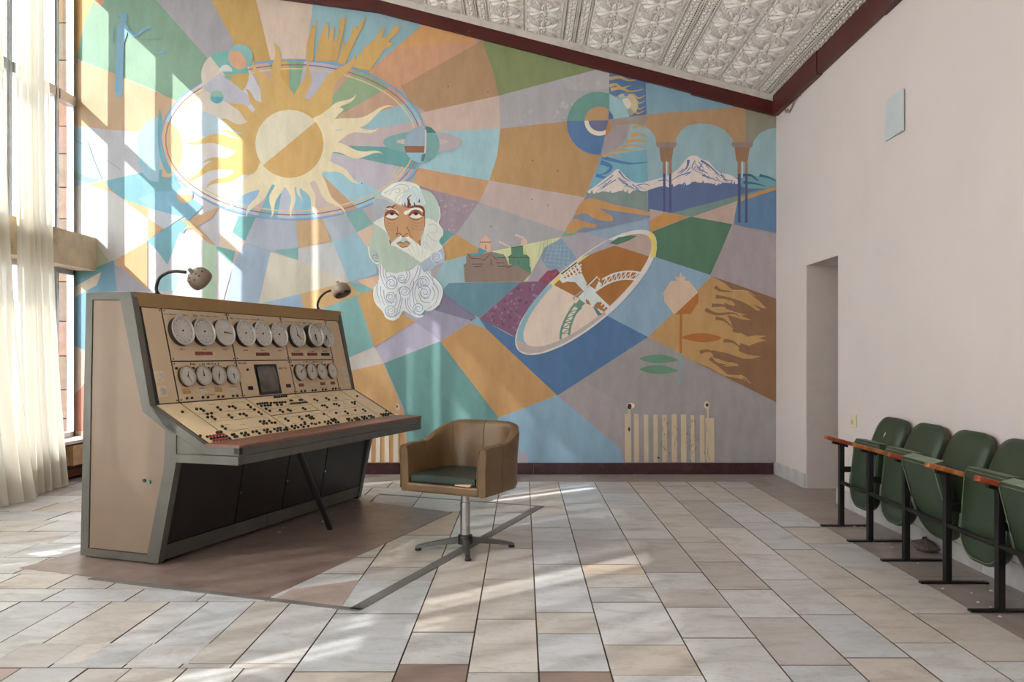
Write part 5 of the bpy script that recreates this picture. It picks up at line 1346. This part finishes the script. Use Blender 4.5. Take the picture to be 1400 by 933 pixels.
# red and black name plates
for a, b, s0, s1, m in [(0.446, 0.605, .307, .330, M_redlbl), (1.060, 1.212, .301, .325, M_redlbl), (1.489, 1.640, .301, .325, M_redlbl), (1.70, 1.834, .301, .325, M_redlbl), (1.895, 2.014, .300, .324, M_black)]:
    MB().box(a, b, s0, s1, 0.003, 0.006).build('name_plate', m, CON, UPF)
for u_, m in [(0.305, M_ochre), (0.450, M_dial), (0.594, M_ochre), (0.740, M_dial), (1.534, M_redlbl), (1.684, M_dial), (1.829, M_redlbl), (1.978, M_redlbl)]:
    MB().box(u_ - .033, u_ + .033, 0.054, 0.078, 0.003, 0.005).build('name_plate', m, CON, UPF)
for u_, s_, w, h in [(0.40, .575, .05, .012), (0.50, .578, .03, .014), (0.24, .575, .10, .010), (0.56, .578, .18, .008), (0.86, .575, .05, .014), (0.93, .575, .30, .009), (1.16, .578, .02, .014), (1.41, .57, .02, .014), (1.49, .575, .22, .009), (1.73, .575, .04, .014), (1.80, .575, .20, .009),
                      (0.315, .346, .05, .010), (0.515, .347, .05, .010), (0.715, .347, .05, .009), (0.93, .343, .045, .010), (1.12, .343, .045, .010), (1.33, .343, .045, .009), (1.53, .340, .08, .011), (1.735, .340, .07, .011), (1.925, .340, .07, .011),
                      (0.385, .248, .27, .016), (0.86, .248, .09, .014), (1.30, .205, .10, .020), (1.62, .250, .28, .012), (0.89, .038, .06, .012), (1.335, .036, .06, .012), (0.46, .040, .10, .008), (0.27, .086, .06, .006), (0.42, .086, .06, .006), (0.56, .086, .06, .006), (0.71, .086, .06, .006), (1.78, .035, .10, .006)]:
    marks(LET, u_, s_, w, h)
o = LET.build('panel_lettering', M_ink, CON, UPF); o['kind'] = 'stuff'
bt_ = MB()
def button(mb, u, s, r=0.0085, h=0.012, sx=1): mb.lathe([(r, 0.003), (r, h), (r * .7, h + .002), (0, h + .002)], 7, Matrix.Translation((sx * u, s, 0)))
for u_, s_ in [(0.291, .026), (0.335, .026), (0.433, .025), (0.479, .023), (0.579, .022), (0.623, .021), (0.722, .02), (0.766, .019), (0.249, .221), (0.397, .219), (0.539, .217), (0.684, .214), (1.512, .017), (1.56, .017), (1.663, .017), (1.705, .017), (1.807, .017), (1.851, .017), (1.957, .017), (1.999, .018), (0.928, .2)]:
    button(bt_, u_, s_)
for u_ in (1.462, 1.610, 1.757, 1.91): button(bt_, u_, .222)
o = bt_.build('panel_button', M_black, CON, UPF); o['kind'] = 'stuff'
# round sockets on the blank panels
for u_, s_ in [(0.100, .172), (0.104, .080), (2.190, .165), (2.200, .072)]:
    g = MB(); g.box(u_ - .034, u_ + .034, s_ - .034, s_ + .034, 0.003, 0.006, bev=.002); G_ = g.build('socket', M_cream, CON, UPF)
    g = MB(); g.lathe([(.024, .006), (.024, .010), (.019, .012), (.0, .009)], 16, Matrix.Translation((u_, s_, 0))); g.build('socket_grille', M_rim, G_)
# desk panels
dcols = [(0.030, 0.228, 0.0, 0.452), (0.228, 0.840, 0.0, 0.452), (0.840, 1.425, 0.0, 0.249), (0.840, 1.425, 0.249, 0.452), (1.425, 2.065, 0.0, 0.452), (2.065, CL - 0.024, 0.0, 0.452)]
for a, b, s0, s1 in dcols: panel(a, b, s0 + .002, s1, 'desk_panel', M_cream, DKF, True)
DB = MB(); DR = MB(); DL = MB()
BT = [(143,110),(278,95),(313,98),(314,120),(467,97),(463,126),(574,101),(608,102),(609,125),(765,101),(759,129),(760,165),(765,200),(764,226),(310,159),(349,156),(275,195),(312,195),(310,224),(468,196),(464,226),(574,199),(608,201),(611,223),(285,311),(285,337),(272,408),(290,406),(270,432),(289,432),(358,408),(397,408),(361,432),(397,432),(467,409),(503,410),(505,433),(581,408),(615,408),(580,433),(617,434),(684,411),(723,410),(751,409),(688,435),(727,433),(766,435),(809,416),(793,437),(656,308),(693,310),(657,337),(690,337),(743,314),(741,339),(774,342),(923,314),(924,339),(885,405),(1000,227),(999,201),(1095,223),(1082,209),(886,198),(880,169),
(1140,32),(1166,33),(1196,32),(1226,31),(1253,31),(1280,31),(866,100),(896,98),(922,98),(948,98),(973,99),(1009,104),(1049,104),(1075,106),(1108,107),(1140,107),(1173,108),(875,129),(914,129),(943,130),(973,131),(1049,134),(1094,136),
(1546,108),(1555,129),(1712,107),(1715,131),(1834,120),(1526,202),(1557,205),(1554,232),(1695,200),(1725,204),(1728,228),(1960,204),(2006,201),(1963,229),(1556,321),(1693,317),(1690,345),(1844,317),(1963,319),(1959,346),(1581,416),(1608,417),(1572,437),(1616,440),(1679,423),(1720,419),(1681,442),(1718,442),(1796,418),(1840,417),(1795,441),(1838,440),(1904,418),(1937,420),(1912,439),(1945,440),(2161,121),(2103,418),(2141,420),(2187,419),(2222,424),(2254,428),(2103,440),(2143,441),(2182,443),(2248,382),(1086,314),(1084,342),(1174,313),(1211,308),(1187,333),(1221,329),(1182,351),(1213,352),(1396,316),(877,412),(923,407),(879,435),(923,432),(987,409),(1060,384),(1040,404),(985,434),(1042,434),(1113,411),(1208,413),(1279,413),(1325,413),(1284,438),(1324,437),(1385,397),(1387,415),(1432,393),(1428,410),(1390,438),(1423,439),(1265,210),(1271,227),(1086,205),(1092,224)]
for a, b in BT: button(DB, a / 1000, b / 1000, 0.0095, 0.013, -1)
for a in (77, 104, 132, 158, 184, 211): button(DB, a / 1000, .417, .009, .013, -1); button(DR if a < 200 else DB, a / 1000, .440, .009, .013, -1)
for a in (98, 125, 152, 179, 207): button(DR, a / 1000, .391, .009, .012, -1)
for a in (183, 213): button(DB, a / 1000, .367, .011, .015, -1)
button(DB, .031, .373, .009, .012, -1); button(DB, .070, .392, .009, .012, -1)
for a0, a1, s_ in [(1.207, 1.336, .135), (1.353, 1.411, .135), (1.247, 1.277, .094), (1.358, 1.400, .098), (1.135, 1.165, .42)]: DB.box(-a1, -a0, s_ - .007, s_ + .007, .003, .012)
for i in range(70):
    a = rr.choice([rr.uniform(.26, .78), rr.uniform(.86, 1.38), rr.uniform(1.45, 2.0)]); marks(DL, a, rr.choice([.05, .07, .14, .15, .175, .21, .25, .27, .36, .375, .29, .31]), rr.uniform(.03, .09), .0045, -1)
for a0, a1, s_ in [(.25, .80, .145), (.25, .80, .245), (.30, .62, .36), (.45, .70, .385), (1.45, 2.03, .15), (1.45, 2.03, .27), (1.46, 2.0, .37), (.86, 1.40, .165), (.86, 1.4, .29)]: DL.box(-a1, -a0, s_ - .0008, s_ + .0008, .003, .0034)
for nm, mb, m in (('desk_button', DB, M_black), ('desk_button', DR, M_redbtn), ('desk_lettering', DL, M_ink)):
    o = mb.build(nm, m, CON, DKF); o['kind'] = 'stuff'
# lower front: dark panels, latches, kick plate, plinth feet
LF = face_frame((0.612, 0.118), (0.702, 0.618)); seams = [0.040, 0.645, 1.162, 1.655, CL - 0.04]
for a, b in zip(seams[:-1], seams[1:]):
    pn = MB(); pn.box(a + .006, b - .006, 0.006, 0.503, -0.004, 0.006); pn.build('front_panel', M_greyd, CON, LF)
    if b < 2: MB().cyl((b + .002, .215, .004), (b + .002, .215, .016), .010, n=8).build('latch', M_chrome, CON, LF)
MB().prism([(0.590, 0.02), (0.600, 0.02), (0.614, 0.112), (0.600, 0.112)], 'y', 0.036, 1.0).build('kick_plate', M_greym, CON)
MB().prism([(0.590, 0.02), (0.600, 0.02), (0.614, 0.112), (0.600, 0.112)], 'y', 1.004, CL - 0.036).build('kick_plate', M_greym, CON)
for u_ in (0.02, CL - 0.02):
    for v_ in (0.06, 0.56): MB().box(v_ - .03, v_ + .03, u_ - .02, u_ + .02, 0.0032, 0.02).build('foot', M_black, CON)
lg = MB(); lg.tube([(1.100, 0.66, 0.645), (1.040, 1.14, 0.006)], 0.019, n=8); lg.build('support_leg', M_black, CON)

# ---- two gooseneck lamps on the cap
M_lamp = mat('grey_brown_lamp_enamel', (126, 110, 94), 0.42, 0.2, var=0.06); M_neck = mat('black_flex_neck', (40, 36, 34), 0.4, 0.3)
def lamp(name, label, base, path, head, axis, r, holes, side):
    t = thing(name, label, 'lamp', M=CON.matrix_world @ Matrix.Translation(base), group='gooseneck lamps on the console')
    MB().lathe([(.030, 0), (.030, .010), (.015, .022), (.011, .030)], 16).build('base', M_neck, t)
    P = [Vector((0, 0, 0.02))] + [Vector(p) for p in path]
    pts = smooth3(P, 8); MB().tube(pts, 0.0105, 8).build('neck', M_neck, t)
    ax = Vector(axis).normalized(); e = ax.orthogonal().normalized(); F = frame(Vector(head), e, ax.cross(e), ax)
    hb = MB(); hb.lathe([(.011, -.098), (.014, -.072), (.017, -.066), (.36 * r, -.064), (.64 * r, -.057), (.86 * r, -.040), (.97 * r, -.018), (r, 0.0), (.985 * r, .018), (.93 * r, .032), (.84 * r, .036), (.80 * r, .026), (.86 * r, .0), (.7 * r, -.036), (.4 * r, -.05), (0, -.055)], 28)
    H_ = hb.build('lamp_shade', M_lamp, t, F)
    MB().ell((0, 0, -0.012), .026, .026, .030).build('bulb', mat('milky_bulb', (200, 192, 180), .3), H_, None)
    if holes:
        vh = MB().lathe([(.0062, -.003), (.0062, .0012)], 8).mesh('vent_hole', M_black)
        for k in range(10):
            for rad, zz in ((.82 * r, -.0435), (.56 * r, -.0595)):
                if rad < .6 * r and k % 2: continue
                a = 2 * PI * k / 10; nv = Vector((rad * math.cos(a), rad * math.sin(a), zz * 1.7)); link('vent_hole', vh, H_, Matrix.Translation((rad * math.cos(a), rad * math.sin(a), zz)) @ nv.to_track_quat('Z', 'Y').to_matrix().to_4x4())
    return t
def smooth3(P, n):
    out = []; m = len(P)
    for i in range(m - 1):
        p0, p1, p2, p3 = P[max(i - 1, 0)], P[i], P[i + 1], P[min(i + 2, m - 1)]
        for k in range(n):
            t = k / n
            out.append(0.5 * (2 * p1 + (p2 - p0) * t + (2 * p0 - 5 * p1 + 4 * p2 - p3) * t * t + (3 * p1 - p0 - 3 * p2 + p3) * t ** 3))
    out.append(P[-1]); return out
lamp('gooseneck_lamp', 'gooseneck lamp at the near end of the console, perforated shade', (0.24, 0.36, 1.630), [(-.005, -.002, .06), (.025, -.005, .118), (.085, 0, .150), (.150, .004, .158), (.215, .018, .150)], (0.272, 0.080, .112), (0.22, .74, -.56), .077, True, 1)
lamp('gooseneck_lamp', 'gooseneck lamp at the far end of the console, shade tipped over', (0.24, 2.20, 1.630), [(-.005, 0, .06), (.020, 0, .115), (.075, 0, .158), (.125, 0, .175)], (0.235, 0.0, .168), (0.50, -.12, -.86), .080, False, 1)
# ================================================================ swivel armchair
M_leath = mat('brown_leatherette', (102, 77, 48), 0.42, var=0.12, scale=7, bump=0.10, bscale=26, stain=(76, 50, 26), stain_amt=0.7, stain_scale=4)
M_cush = mat('dark_green_cushion', (30, 44, 37), 0.42, var=0.12, scale=8, bump=0.05, bscale=30)
M_legm = mat('dull_steel_leg', (82, 79, 77), 0.32, 0.5, var=0.08)
M_seam = mat('seam_thread', (84, 62, 40), 0.7)
M_steel = mat('brushed_steel', (178, 174, 170), 0.28, 0.9, var=0.06)
fA = math.radians(27)
FWD = Vector((-math.sin(fA), -math.cos(fA), 0)); SID = Vector((math.cos(fA), -math.sin(fA), 0))
ARM = thing('swivel_armchair', 'brown leatherette tub armchair on a chrome swivel post beside the console', 'armchair', M=frame((-0.372, 5.085, 0), SID, -FWD, (0, 0, 1)))
# local: x = to the chair's side (right in view), y = towards the back, z up
def shell_path(n):
    """U shaped centre line, from one arm front round the back to the other, as (x, y, param 0..1)"""
    W, F_, B, r = 0.275, -0.275, 0.245, 0.17
    pts = []
    L1 = (B - r) - F_; Lc = PI / 2 * r; L2 = 2 * (W - r); T = 2 * L1 + 2 * Lc + L2
    for i in range(n + 1):
        d = T * i / n
        if d < L1: p = (-W, F_ + d)
        elif d < L1 + Lc: a = (d - L1) / r; p = (-W + r - r * math.cos(a), B - r + r * math.sin(a))
        elif d < L1 + Lc + L2: p = (-W + r + d - L1 - Lc, B)
        elif d < L1 + 2 * Lc + L2: a = (d - L1 - Lc - L2) / r; p = (W - r + r * math.sin(a), B - r + r * math.cos(a))
        else: p = (W, B - r - (d - L1 - 2 * Lc - L2))
        pts.append((p[0], p[1], i / n))
    return pts
def sm(a, b, x): t = max(0, min(1, (x - a) / (b - a))); return t * t * (3 - 2 * t)
sp_ = shell_path(56); vs = []; m = 12
ZB = 0.395
for i, (x, y, t) in enumerate(sp_):
    a, b = sp_[max(i - 1, 0)], sp_[min(i + 1, len(sp_) - 1)]
    tx, ty = b[0] - a[0], b[1] - a[1]; l = math.hypot(tx, ty); nx, ny = -ty / l, tx / l      # outward (left of travel)
    e = min(t, 1 - t) * 2
    zt_ = 0.695 + 0.112 * sm(0.30, 0.78, e) - 0.012 * (1 - sm(0, .08, e))
    th = 0.030 if e > 0.02 else 0.026
    fl = 0.028 * sm(.2, 1, e) + 0.010
    prof = [(th, ZB), (th + .006, ZB + .02), (th + fl * .4, (ZB + zt_) / 2), (th + fl * .9, zt_ - .035), (th * .75 + fl, zt_ - .008), (fl, zt_), (-th * .75 + fl, zt_ - .008), (-th + fl * .8, zt_ - .035), (-th + fl * .3, (ZB + zt_) / 2), (-th, ZB + .06), (-th, ZB + .02), (0, ZB - .004)]
    vs += [(x + nx * o, y + ny * o, z) for o, z in prof]
fs = [(i * m + k, i * m + (k + 1) % m, (i + 1) * m + (k + 1) % m, (i + 1) * m + k) for i in range(len(sp_) - 1) for k in range(m)]
fs += [list(range(m))[::-1], list(range((len(sp_) - 1) * m, len(sp_) * m))]
sh = MB().add(vs, fs, True)
SHELL = sh.build('tub_shell', M_leath, ARM)
# stitched seams standing on the outside
def seam(i, inside=False, k0=0, k1=6):
    idx = range(k0, k1); pts = [Vector(vs[i * m + k]) for k in idx]
    x, y, t = sp_[i]; return pts
for i in (8, 19, 28, 37, 48):
    MB().tube(seam(i, k0=0, k1=9), 0.0032, 5).build('seam', M_seam, SHELL)
for i in (0, len(sp_) - 1):
    MB().tube([Vector(v) for v in vs[i * m + 1:i * m + 10]], 0.005, 6).build('piping', M_leath, SHELL)
# seat pan and front rail
sb = MB(); sb.box(-0.262, 0.262, -0.285, 0.235, ZB - 0.002, ZB + 0.055, bev=0.012); sb.build('seat_base', M_leath, ARM)
cu = MB(); cu.box(-0.236, 0.236, -0.278, 0.195, ZB + 0.056, ZB + 0.108, bev=0.014); CU = cu.build('seat_cushion', M_cush, ARM)
MB().tube([(-0.232, -0.276, ZB + .100), (0.232, -0.276, ZB + .100)], .004, 6).build('piping', M_cush, CU)
tr_ = MB(); tr_.add([(.09, -.2795, ZB + .058), (.20, -.2805, ZB + .056), (.215, -.2795, ZB + .074), (.14, -.281, ZB + .070), (.10, -.2795, ZB + .066)], [(0, 1, 2, 3, 4)]); tr_.build('torn_foam', mat('torn_foam', (190, 150, 116), .9), CU)
MB().lathe([(.06, .35), (.075, .39), (.09, .394)], 16).build('seat_plate', M_black, ARM)
MB().lathe([(.031, .055), (.031, .30), (.026, .302), (.026, .37)], 24).build('post', M_steel, ARM)
MB().lathe([(.050, .035), (.052, .060), (.046, .088), (.030, .094)], 24).build('hub', M_black, ARM)
for k, a in enumerate((0.13, 0.13 + PI / 2, 0.13 + PI, 0.13 + 1.5 * PI)):
    # world directions measured in the photograph, turned into the chair's frame
    d = Vector((math.cos(a), math.sin(a), 0)); dl = Vector((d.dot(SID), d.dot(-FWD), 0)); s = Vector((-dl.y, dl.x, 0))
    lb = MB(); v2 = []
    for q, w, z0, z1 in ((.035, .024, .040, .078), (.17, .020, .030, .058), (.30, .015, .016, .034), (.318, .010, .016, .026)):
        c = dl * q
        v2 += [tuple(c + s * w + Vector((0, 0, z0))), tuple(c + s * w * .8 + Vector((0, 0, z1))), tuple(c - s * w * .8 + Vector((0, 0, z1))), tuple(c - s * w + Vector((0, 0, z0)))]
    lb.add(v2, [(i * 4 + j, i * 4 + (j + 1) % 4, i * 4 + 4 + (j + 1) % 4, i * 4 + 4 + j) for i in range(3) for j in range(4)] + [(3, 2, 1, 0), (12, 13, 14, 15)])
    L_ = lb.build('leg', M_legm, ARM)
    MB().lathe([(.020, .0012), (.022, .008), (.014, .020)], 12, Matrix.Translation(dl * .300)).build('glide', M_black, L_)

# ================================================================ folding theatre seats along the right wall
M_green = mat('green_vinyl', (46, 60, 42), 0.42, var=0.10, scale=6, bump=0.04, bscale=30, stain=(36, 50, 34), stain_amt=0.5, stain_scale=3)
M_green2 = mat('pale_green_edge', (112, 126, 104), 0.5, var=0.15, scale=14)
M_armw = mat('varnished_arm_wood', (142, 56, 30), 0.32, var=0.2, scale=16, stain=(176, 110, 60), stain_amt=0.5, stain_scale=8)
M_iron = mat('black_iron', (22, 20, 20), 0.42, 0.3, var=0.15)
M_shellb = mat('brown_seat_shell', (74, 44, 36), 0.5, var=0.15)
M_foam = mat('grey_foam', (182, 178, 172), 0.9)
def cushion(mb, w, h, t, r_bottom, dome, n=8, waist=0.0):
    """padded panel in local x (width), y (height), z (thickness, domed +z); the y=0 end is rounded with radius r_bottom"""
    out = []
    hw = w / 2
    for k in range(n + 1):
        a = PI + PI / 2 * k / n; out.append((-hw + r_bottom + r_bottom * math.cos(a), r_bottom + r_bottom * math.sin(a)))
    for k in range(n + 1):
        a = 1.5 * PI + PI / 2 * k / n; out.append((hw - r_bottom + r_bottom * math.cos(a), r_bottom + r_bottom * math.sin(a)))
    out += [(hw, h - .02), (hw - .02, h), (-hw + .02, h), (-hw, h - .02)]
    m_ = len(out); vs_ = []
    c = (0, h * .5)
    lay = [(1.0, 0.0), (1.0, t * .7), (.975, t), (.80, t + dome * .7), (.45, t + dome)]
    for sc, z in lay: vs_ += [(c[0] + (x - c[0]) * sc, c[1] + (y - c[1]) * sc, z) for x, y in out]
    fs_ = [(i * m_ + k, i * m_ + (k + 1) % m_, (i + 1) * m_ + (k + 1) % m_, (i + 1) * m_ + k) for i in range(len(lay) - 1) for k in range(m_)]
    fs_ += [list(range(m_))[::-1], list(range((len(lay) - 1) * m_, len(lay) * m_))]
    return mb.add(vs_, fs_, True), out
SEATW = 0.412
def make_seat(label, y_post, pitch, tilt, arm_col, tear=False):
    """seat between the post at y_post and the next post nearer the camera; origin on the floor at the post, -x faces the room"""
    t = thing('theatre_seat', label, 'theatre seat', (2.308, y_post, 0), group='green folding theatre seats along the right wall')
    ym = -pitch / 2
    MB().box(-0.011, 0.024, -0.018, 0.018, 0.010, 0.632, bev=.002).build('post', M_iron, t)
    MB().box(-0.142, 0.225, -0.018, 0.018, 0.0012, 0.012, bev=.001).build('foot_bar', M_iron, t)
    # armrest sloping down to the wall
    a = math.radians(15); F = frame((-0.108, 0, 0.650), (math.cos(a), 0, -math.sin(a)), (0, 1, 0), (math.sin(a), 0, math.cos(a)))
    A = MB().box(0.0, 0.34, -0.024, 0.024, -0.014, 0.014, bev=.006).build('armrest', arm_col, t, F)
    MB().box(0.06, 0.17, -0.014, 0.014, -0.032, -0.0145).build('arm_bracket', M_iron, t, F)
    MB().box(0.0, 0.30, -0.010, 0.010, 0.395, 0.435).build('back_stay', M_iron, t)
    MB().tube([(0.006, -0.0185, 0.322), (0.006, -pitch * .5, 0.318), (0.006, -pitch + 0.0185, 0.322)], 0.015, 8).build('rail', M_iron, t)
    # back cushion, leaning to the wall
    b0, b1 = Vector((0.140, ym, 0.36)), Vector((0.312, ym, 0.800)); d = (b1 - b0).normalized(); n = Vector((0, -1, 0)).cross(d)
    if n.x > 0: n = -n
    ex = d.cross(n)
    Fb = frame(b1, ex, -d, n) if ex.cross(-d).dot(n) > 0 else frame(b1, -ex, -d, n)
    mb, out = cushion(MB(), .414, (b1 - b0).length, .034, .115, .016)
    BK = mb.build('backrest', M_green, t, Fb)
    sb_ = MB(); sb_.prism([(x * 1.0, y) for x, y in out], 'z', -0.014, -0.001); sb_.build('back_shell', M_shellb, BK)
    if tear:
        tm = MB(); tm.add([(-.012, .13, .051), (.006, .115, .0515), (.014, .14, .051), (.004, .165, .051), (-.002, .145, .0515)], [(0, 1, 2, 3, 4)]); tm.build('tear', M_foam, BK)
    # folded seat: straight edge on top, rounded front edge hanging down
    top = Vector((0.100 - 0.62 * math.sin(tilt) * .55, ym, 0.645)); dn = Vector((-0.10 + math.sin(tilt), 0, -1)).normalized()
    n = Vector((-1, 0, 0)); n = (n - dn * n.dot(dn)).normalized(); ex = (-dn).cross(n)
    bot = top + dn * 0.475
    Fs = frame(bot, ex, -dn, n)
    mb, out = cushion(MB(), SEATW - .01, 0.475, .012, .15, .006)
    ST = mb.build('seat', M_green, t, Fs)
    pb_, _ = cushion(MB(), SEATW - .012, 0.470, .045, .15, .02)
    PB = pb_.build('seat_padding', M_green, t, Fs @ Matrix.Translation((0, .002, -.001)) @ Matrix.Rotation(PI, 4, 'Y'))
    MB().box(-SEATW / 2 + .03, SEATW / 2 - .03, .4755, .4775, -.055, .010).build('pale_edge', M_green2, ST)  # thin strip of paler green along the top edge
    rim = [(x * .93, .475 / 2 + (y - .475 / 2) * .94, .0185) for x, y in out]
    MB().tube([Vector(p) for p in rim + rim[:1]], .0022, 5, False).build('piping', M_green2, ST)
    for sx in (-1, 1): MB().box(sx * (SEATW / 2 - .012) - .006, sx * (SEATW / 2 - .012) + .006, .13, .22, .004, .022).build('hinge_plate', M_steel, ST)
    return t
posts = [5.745, 5.27, 4.774, 4.309, 3.834, 3.35]
specs = [('farthest green folding theatre seat, nearest the doorway, with a small tear in its backrest', 0.0, True), ('second green folding theatre seat from the doorway, folded upright, scuffed underside', 0.0, False),
         ('green folding theatre seat hanging half open in the middle of the row', 0.40, False), ('green folding theatre seat folded upright between the two half open ones', 0.02, False), ('nearest green folding theatre seat, half open, cut by the frame edge', 0.36, False)]
M_arm2 = mat('worn_arm_wood', (156, 84, 44), 0.35, var=0.25, scale=18, stain=(196, 150, 100), stain_amt=0.6, stain_scale=9)
for i, (lb, tl, te) in enumerate(specs): make_seat(lb, posts[i], posts[i] - posts[i + 1], tl, M_arm2 if i in (1, 3) else M_armw, te)

# ================================================================ sheer curtains along the window wall
def curtain_mat(name, tra, col, tl=0.42):
    m, nt, p = new_mat(name); N, Lk = nt.nodes, nt.links
    N.remove(p)
    d = N.new('ShaderNodeBsdfDiffuse'); d.inputs[0].default_value = col
    t = N.new('ShaderNodeBsdfTranslucent'); t.inputs[0].default_value = col
    x = N.new('ShaderNodeBsdfTransparent')
    m1 = N.new('ShaderNodeMixShader'); m1.inputs[0].default_value = tl
    m2 = N.new('ShaderNodeMixShader'); m2.inputs[0].default_value = tra
    Lk.new(d.outputs[0], m1.inputs[1]); Lk.new(t.outputs[0], m1.inputs[2])
    Lk.new(m1.outputs[0], m2.inputs[1]); Lk.new(x.outputs[0], m2.inputs[2])
    Lk.new(m2.outputs[0], N['Material Output'].inputs[0])
    return m
M_curt = curtain_mat('sheer_curtain_cloth', 0.08, (0.72, 0.675, 0.585, 1))
M_curt_fill = curtain_mat('fill_sheer_cloth', 0.10, (0.86, 0.85, 0.82, 1), 0.62)  # more translucent cloth for the unseen curtain, added to brighten the room
M_curt1 = curtain_mat('single_sheer_cloth', 0.40, (0.72, 0.70, 0.66, 1))
def curtain(name, label, top, bot, folds, amp, ztop, holes=(), seed=1, nz=26, per=8, cloth=None):
    """top, bot: ((x0,y0),(x1,y1)) end points of the hem lines; folds: how many waves"""
    r = random.Random(seed); n = int(folds * per); ph = [r.uniform(-.5, .5) for _ in range(n + 1)]
    vs_, fs_, fs2 = [], [], []
    for j in range(nz + 1):
        q = j / nz; z = ztop + (0.006 - ztop) * q; fq = q ** 3
        for i in range(n + 1):
            s = i / n
            x = (top[0][0] * (1 - fq) + bot[0][0] * fq) * (1 - s) + (top[1][0] * (1 - fq) + bot[1][0] * fq) * s
            y = (top[0][1] * (1 - fq) + bot[0][1] * fq) * (1 - s) + (top[1][1] * (1 - fq) + bot[1][1] * fq) * s
            w = amp * (0.75 + 0.5 * q) * math.sin(2 * PI * folds * s + ph[i] * .5 + 0.35 * math.sin(3 * q + s * 5))
            vs_.append((x + w, y + w * .25 * math.sin(9 * s), z + (0.012 * abs(math.sin(folds * s * 6)) if j == nz else 0)))
    for j in range(nz):
        for i in range(n):
            f = (j * (n + 1) + i, j * (n + 1) + i + 1, (j + 1) * (n + 1) + i + 1, (j + 1) * (n + 1) + i)
            cy = sum(vs_[k][1] for k in f) / 4; cz = sum(vs_[k][2] for k in f) / 4
            kind = 0
            for (ya, yb, za, zb, kd) in holes:
                if ya < cy < yb and za < cz < zb: kind = kd
            if kind == 0: fs_.append(f)
            elif kind == 1: fs2.append(f)
    mb = MB(); mb.add(vs_, fs_, True); mb.cur = 1
    if fs2:
        o_ = len(mb.f); mb.f += [list(f) for f in fs2]; mb.sm += [True] * len(fs2); mb.mi += [1] * len(fs2)
    c = mb.build(name, [cloth or M_curt, M_curt1])
    return tag(c, label, 'curtain', 'sheer curtains along the window wall')
curtain('sheer_curtain', 'gathered sheer cream curtain hanging closest to the mural corner', ((-4.345, 7.20), (-4.335, 6.79)), ((-4.33, 7.48), (-4.28, 6.80)), 5, .036, 5.3, seed=3)
curtain('sheer_curtain', 'sheer cream curtain at the left edge, its hem trailing on the floor', ((-4.385, 6.60), (-4.36, 5.70)), ((-4.22, 6.78), (-4.32, 5.72)), 7, .055, 5.3, holes=[(5.88, 6.0, 1.2, 4.2, 1)], seed=5)
holes = [(0.64, 0.82, 2.85, 3.8, 1), (0.93, 1.12, 3.4, 5.05, 1), (3.66, 3.90, 3.8, 4.8, 2), (5.44, 5.62, 2.0, 4.2, 1)]
for k in range(6): holes.append((3.72 + k * .08, 3.80 + k * .08, 1.13 + k * .04, 1.28 + k * .04, 2))
curtain('sheer_curtain', 'long sheer cream curtain along the windows beyond the left edge, unseen, cloth brightened to fill the room', ((-4.36, 5.60), (-4.36, -3.4)), ((-4.34, 5.60), (-4.34, -3.4)), 60, .050, 5.3, holes=holes, seed=7, nz=60, per=6, cloth=M_curt_fill)
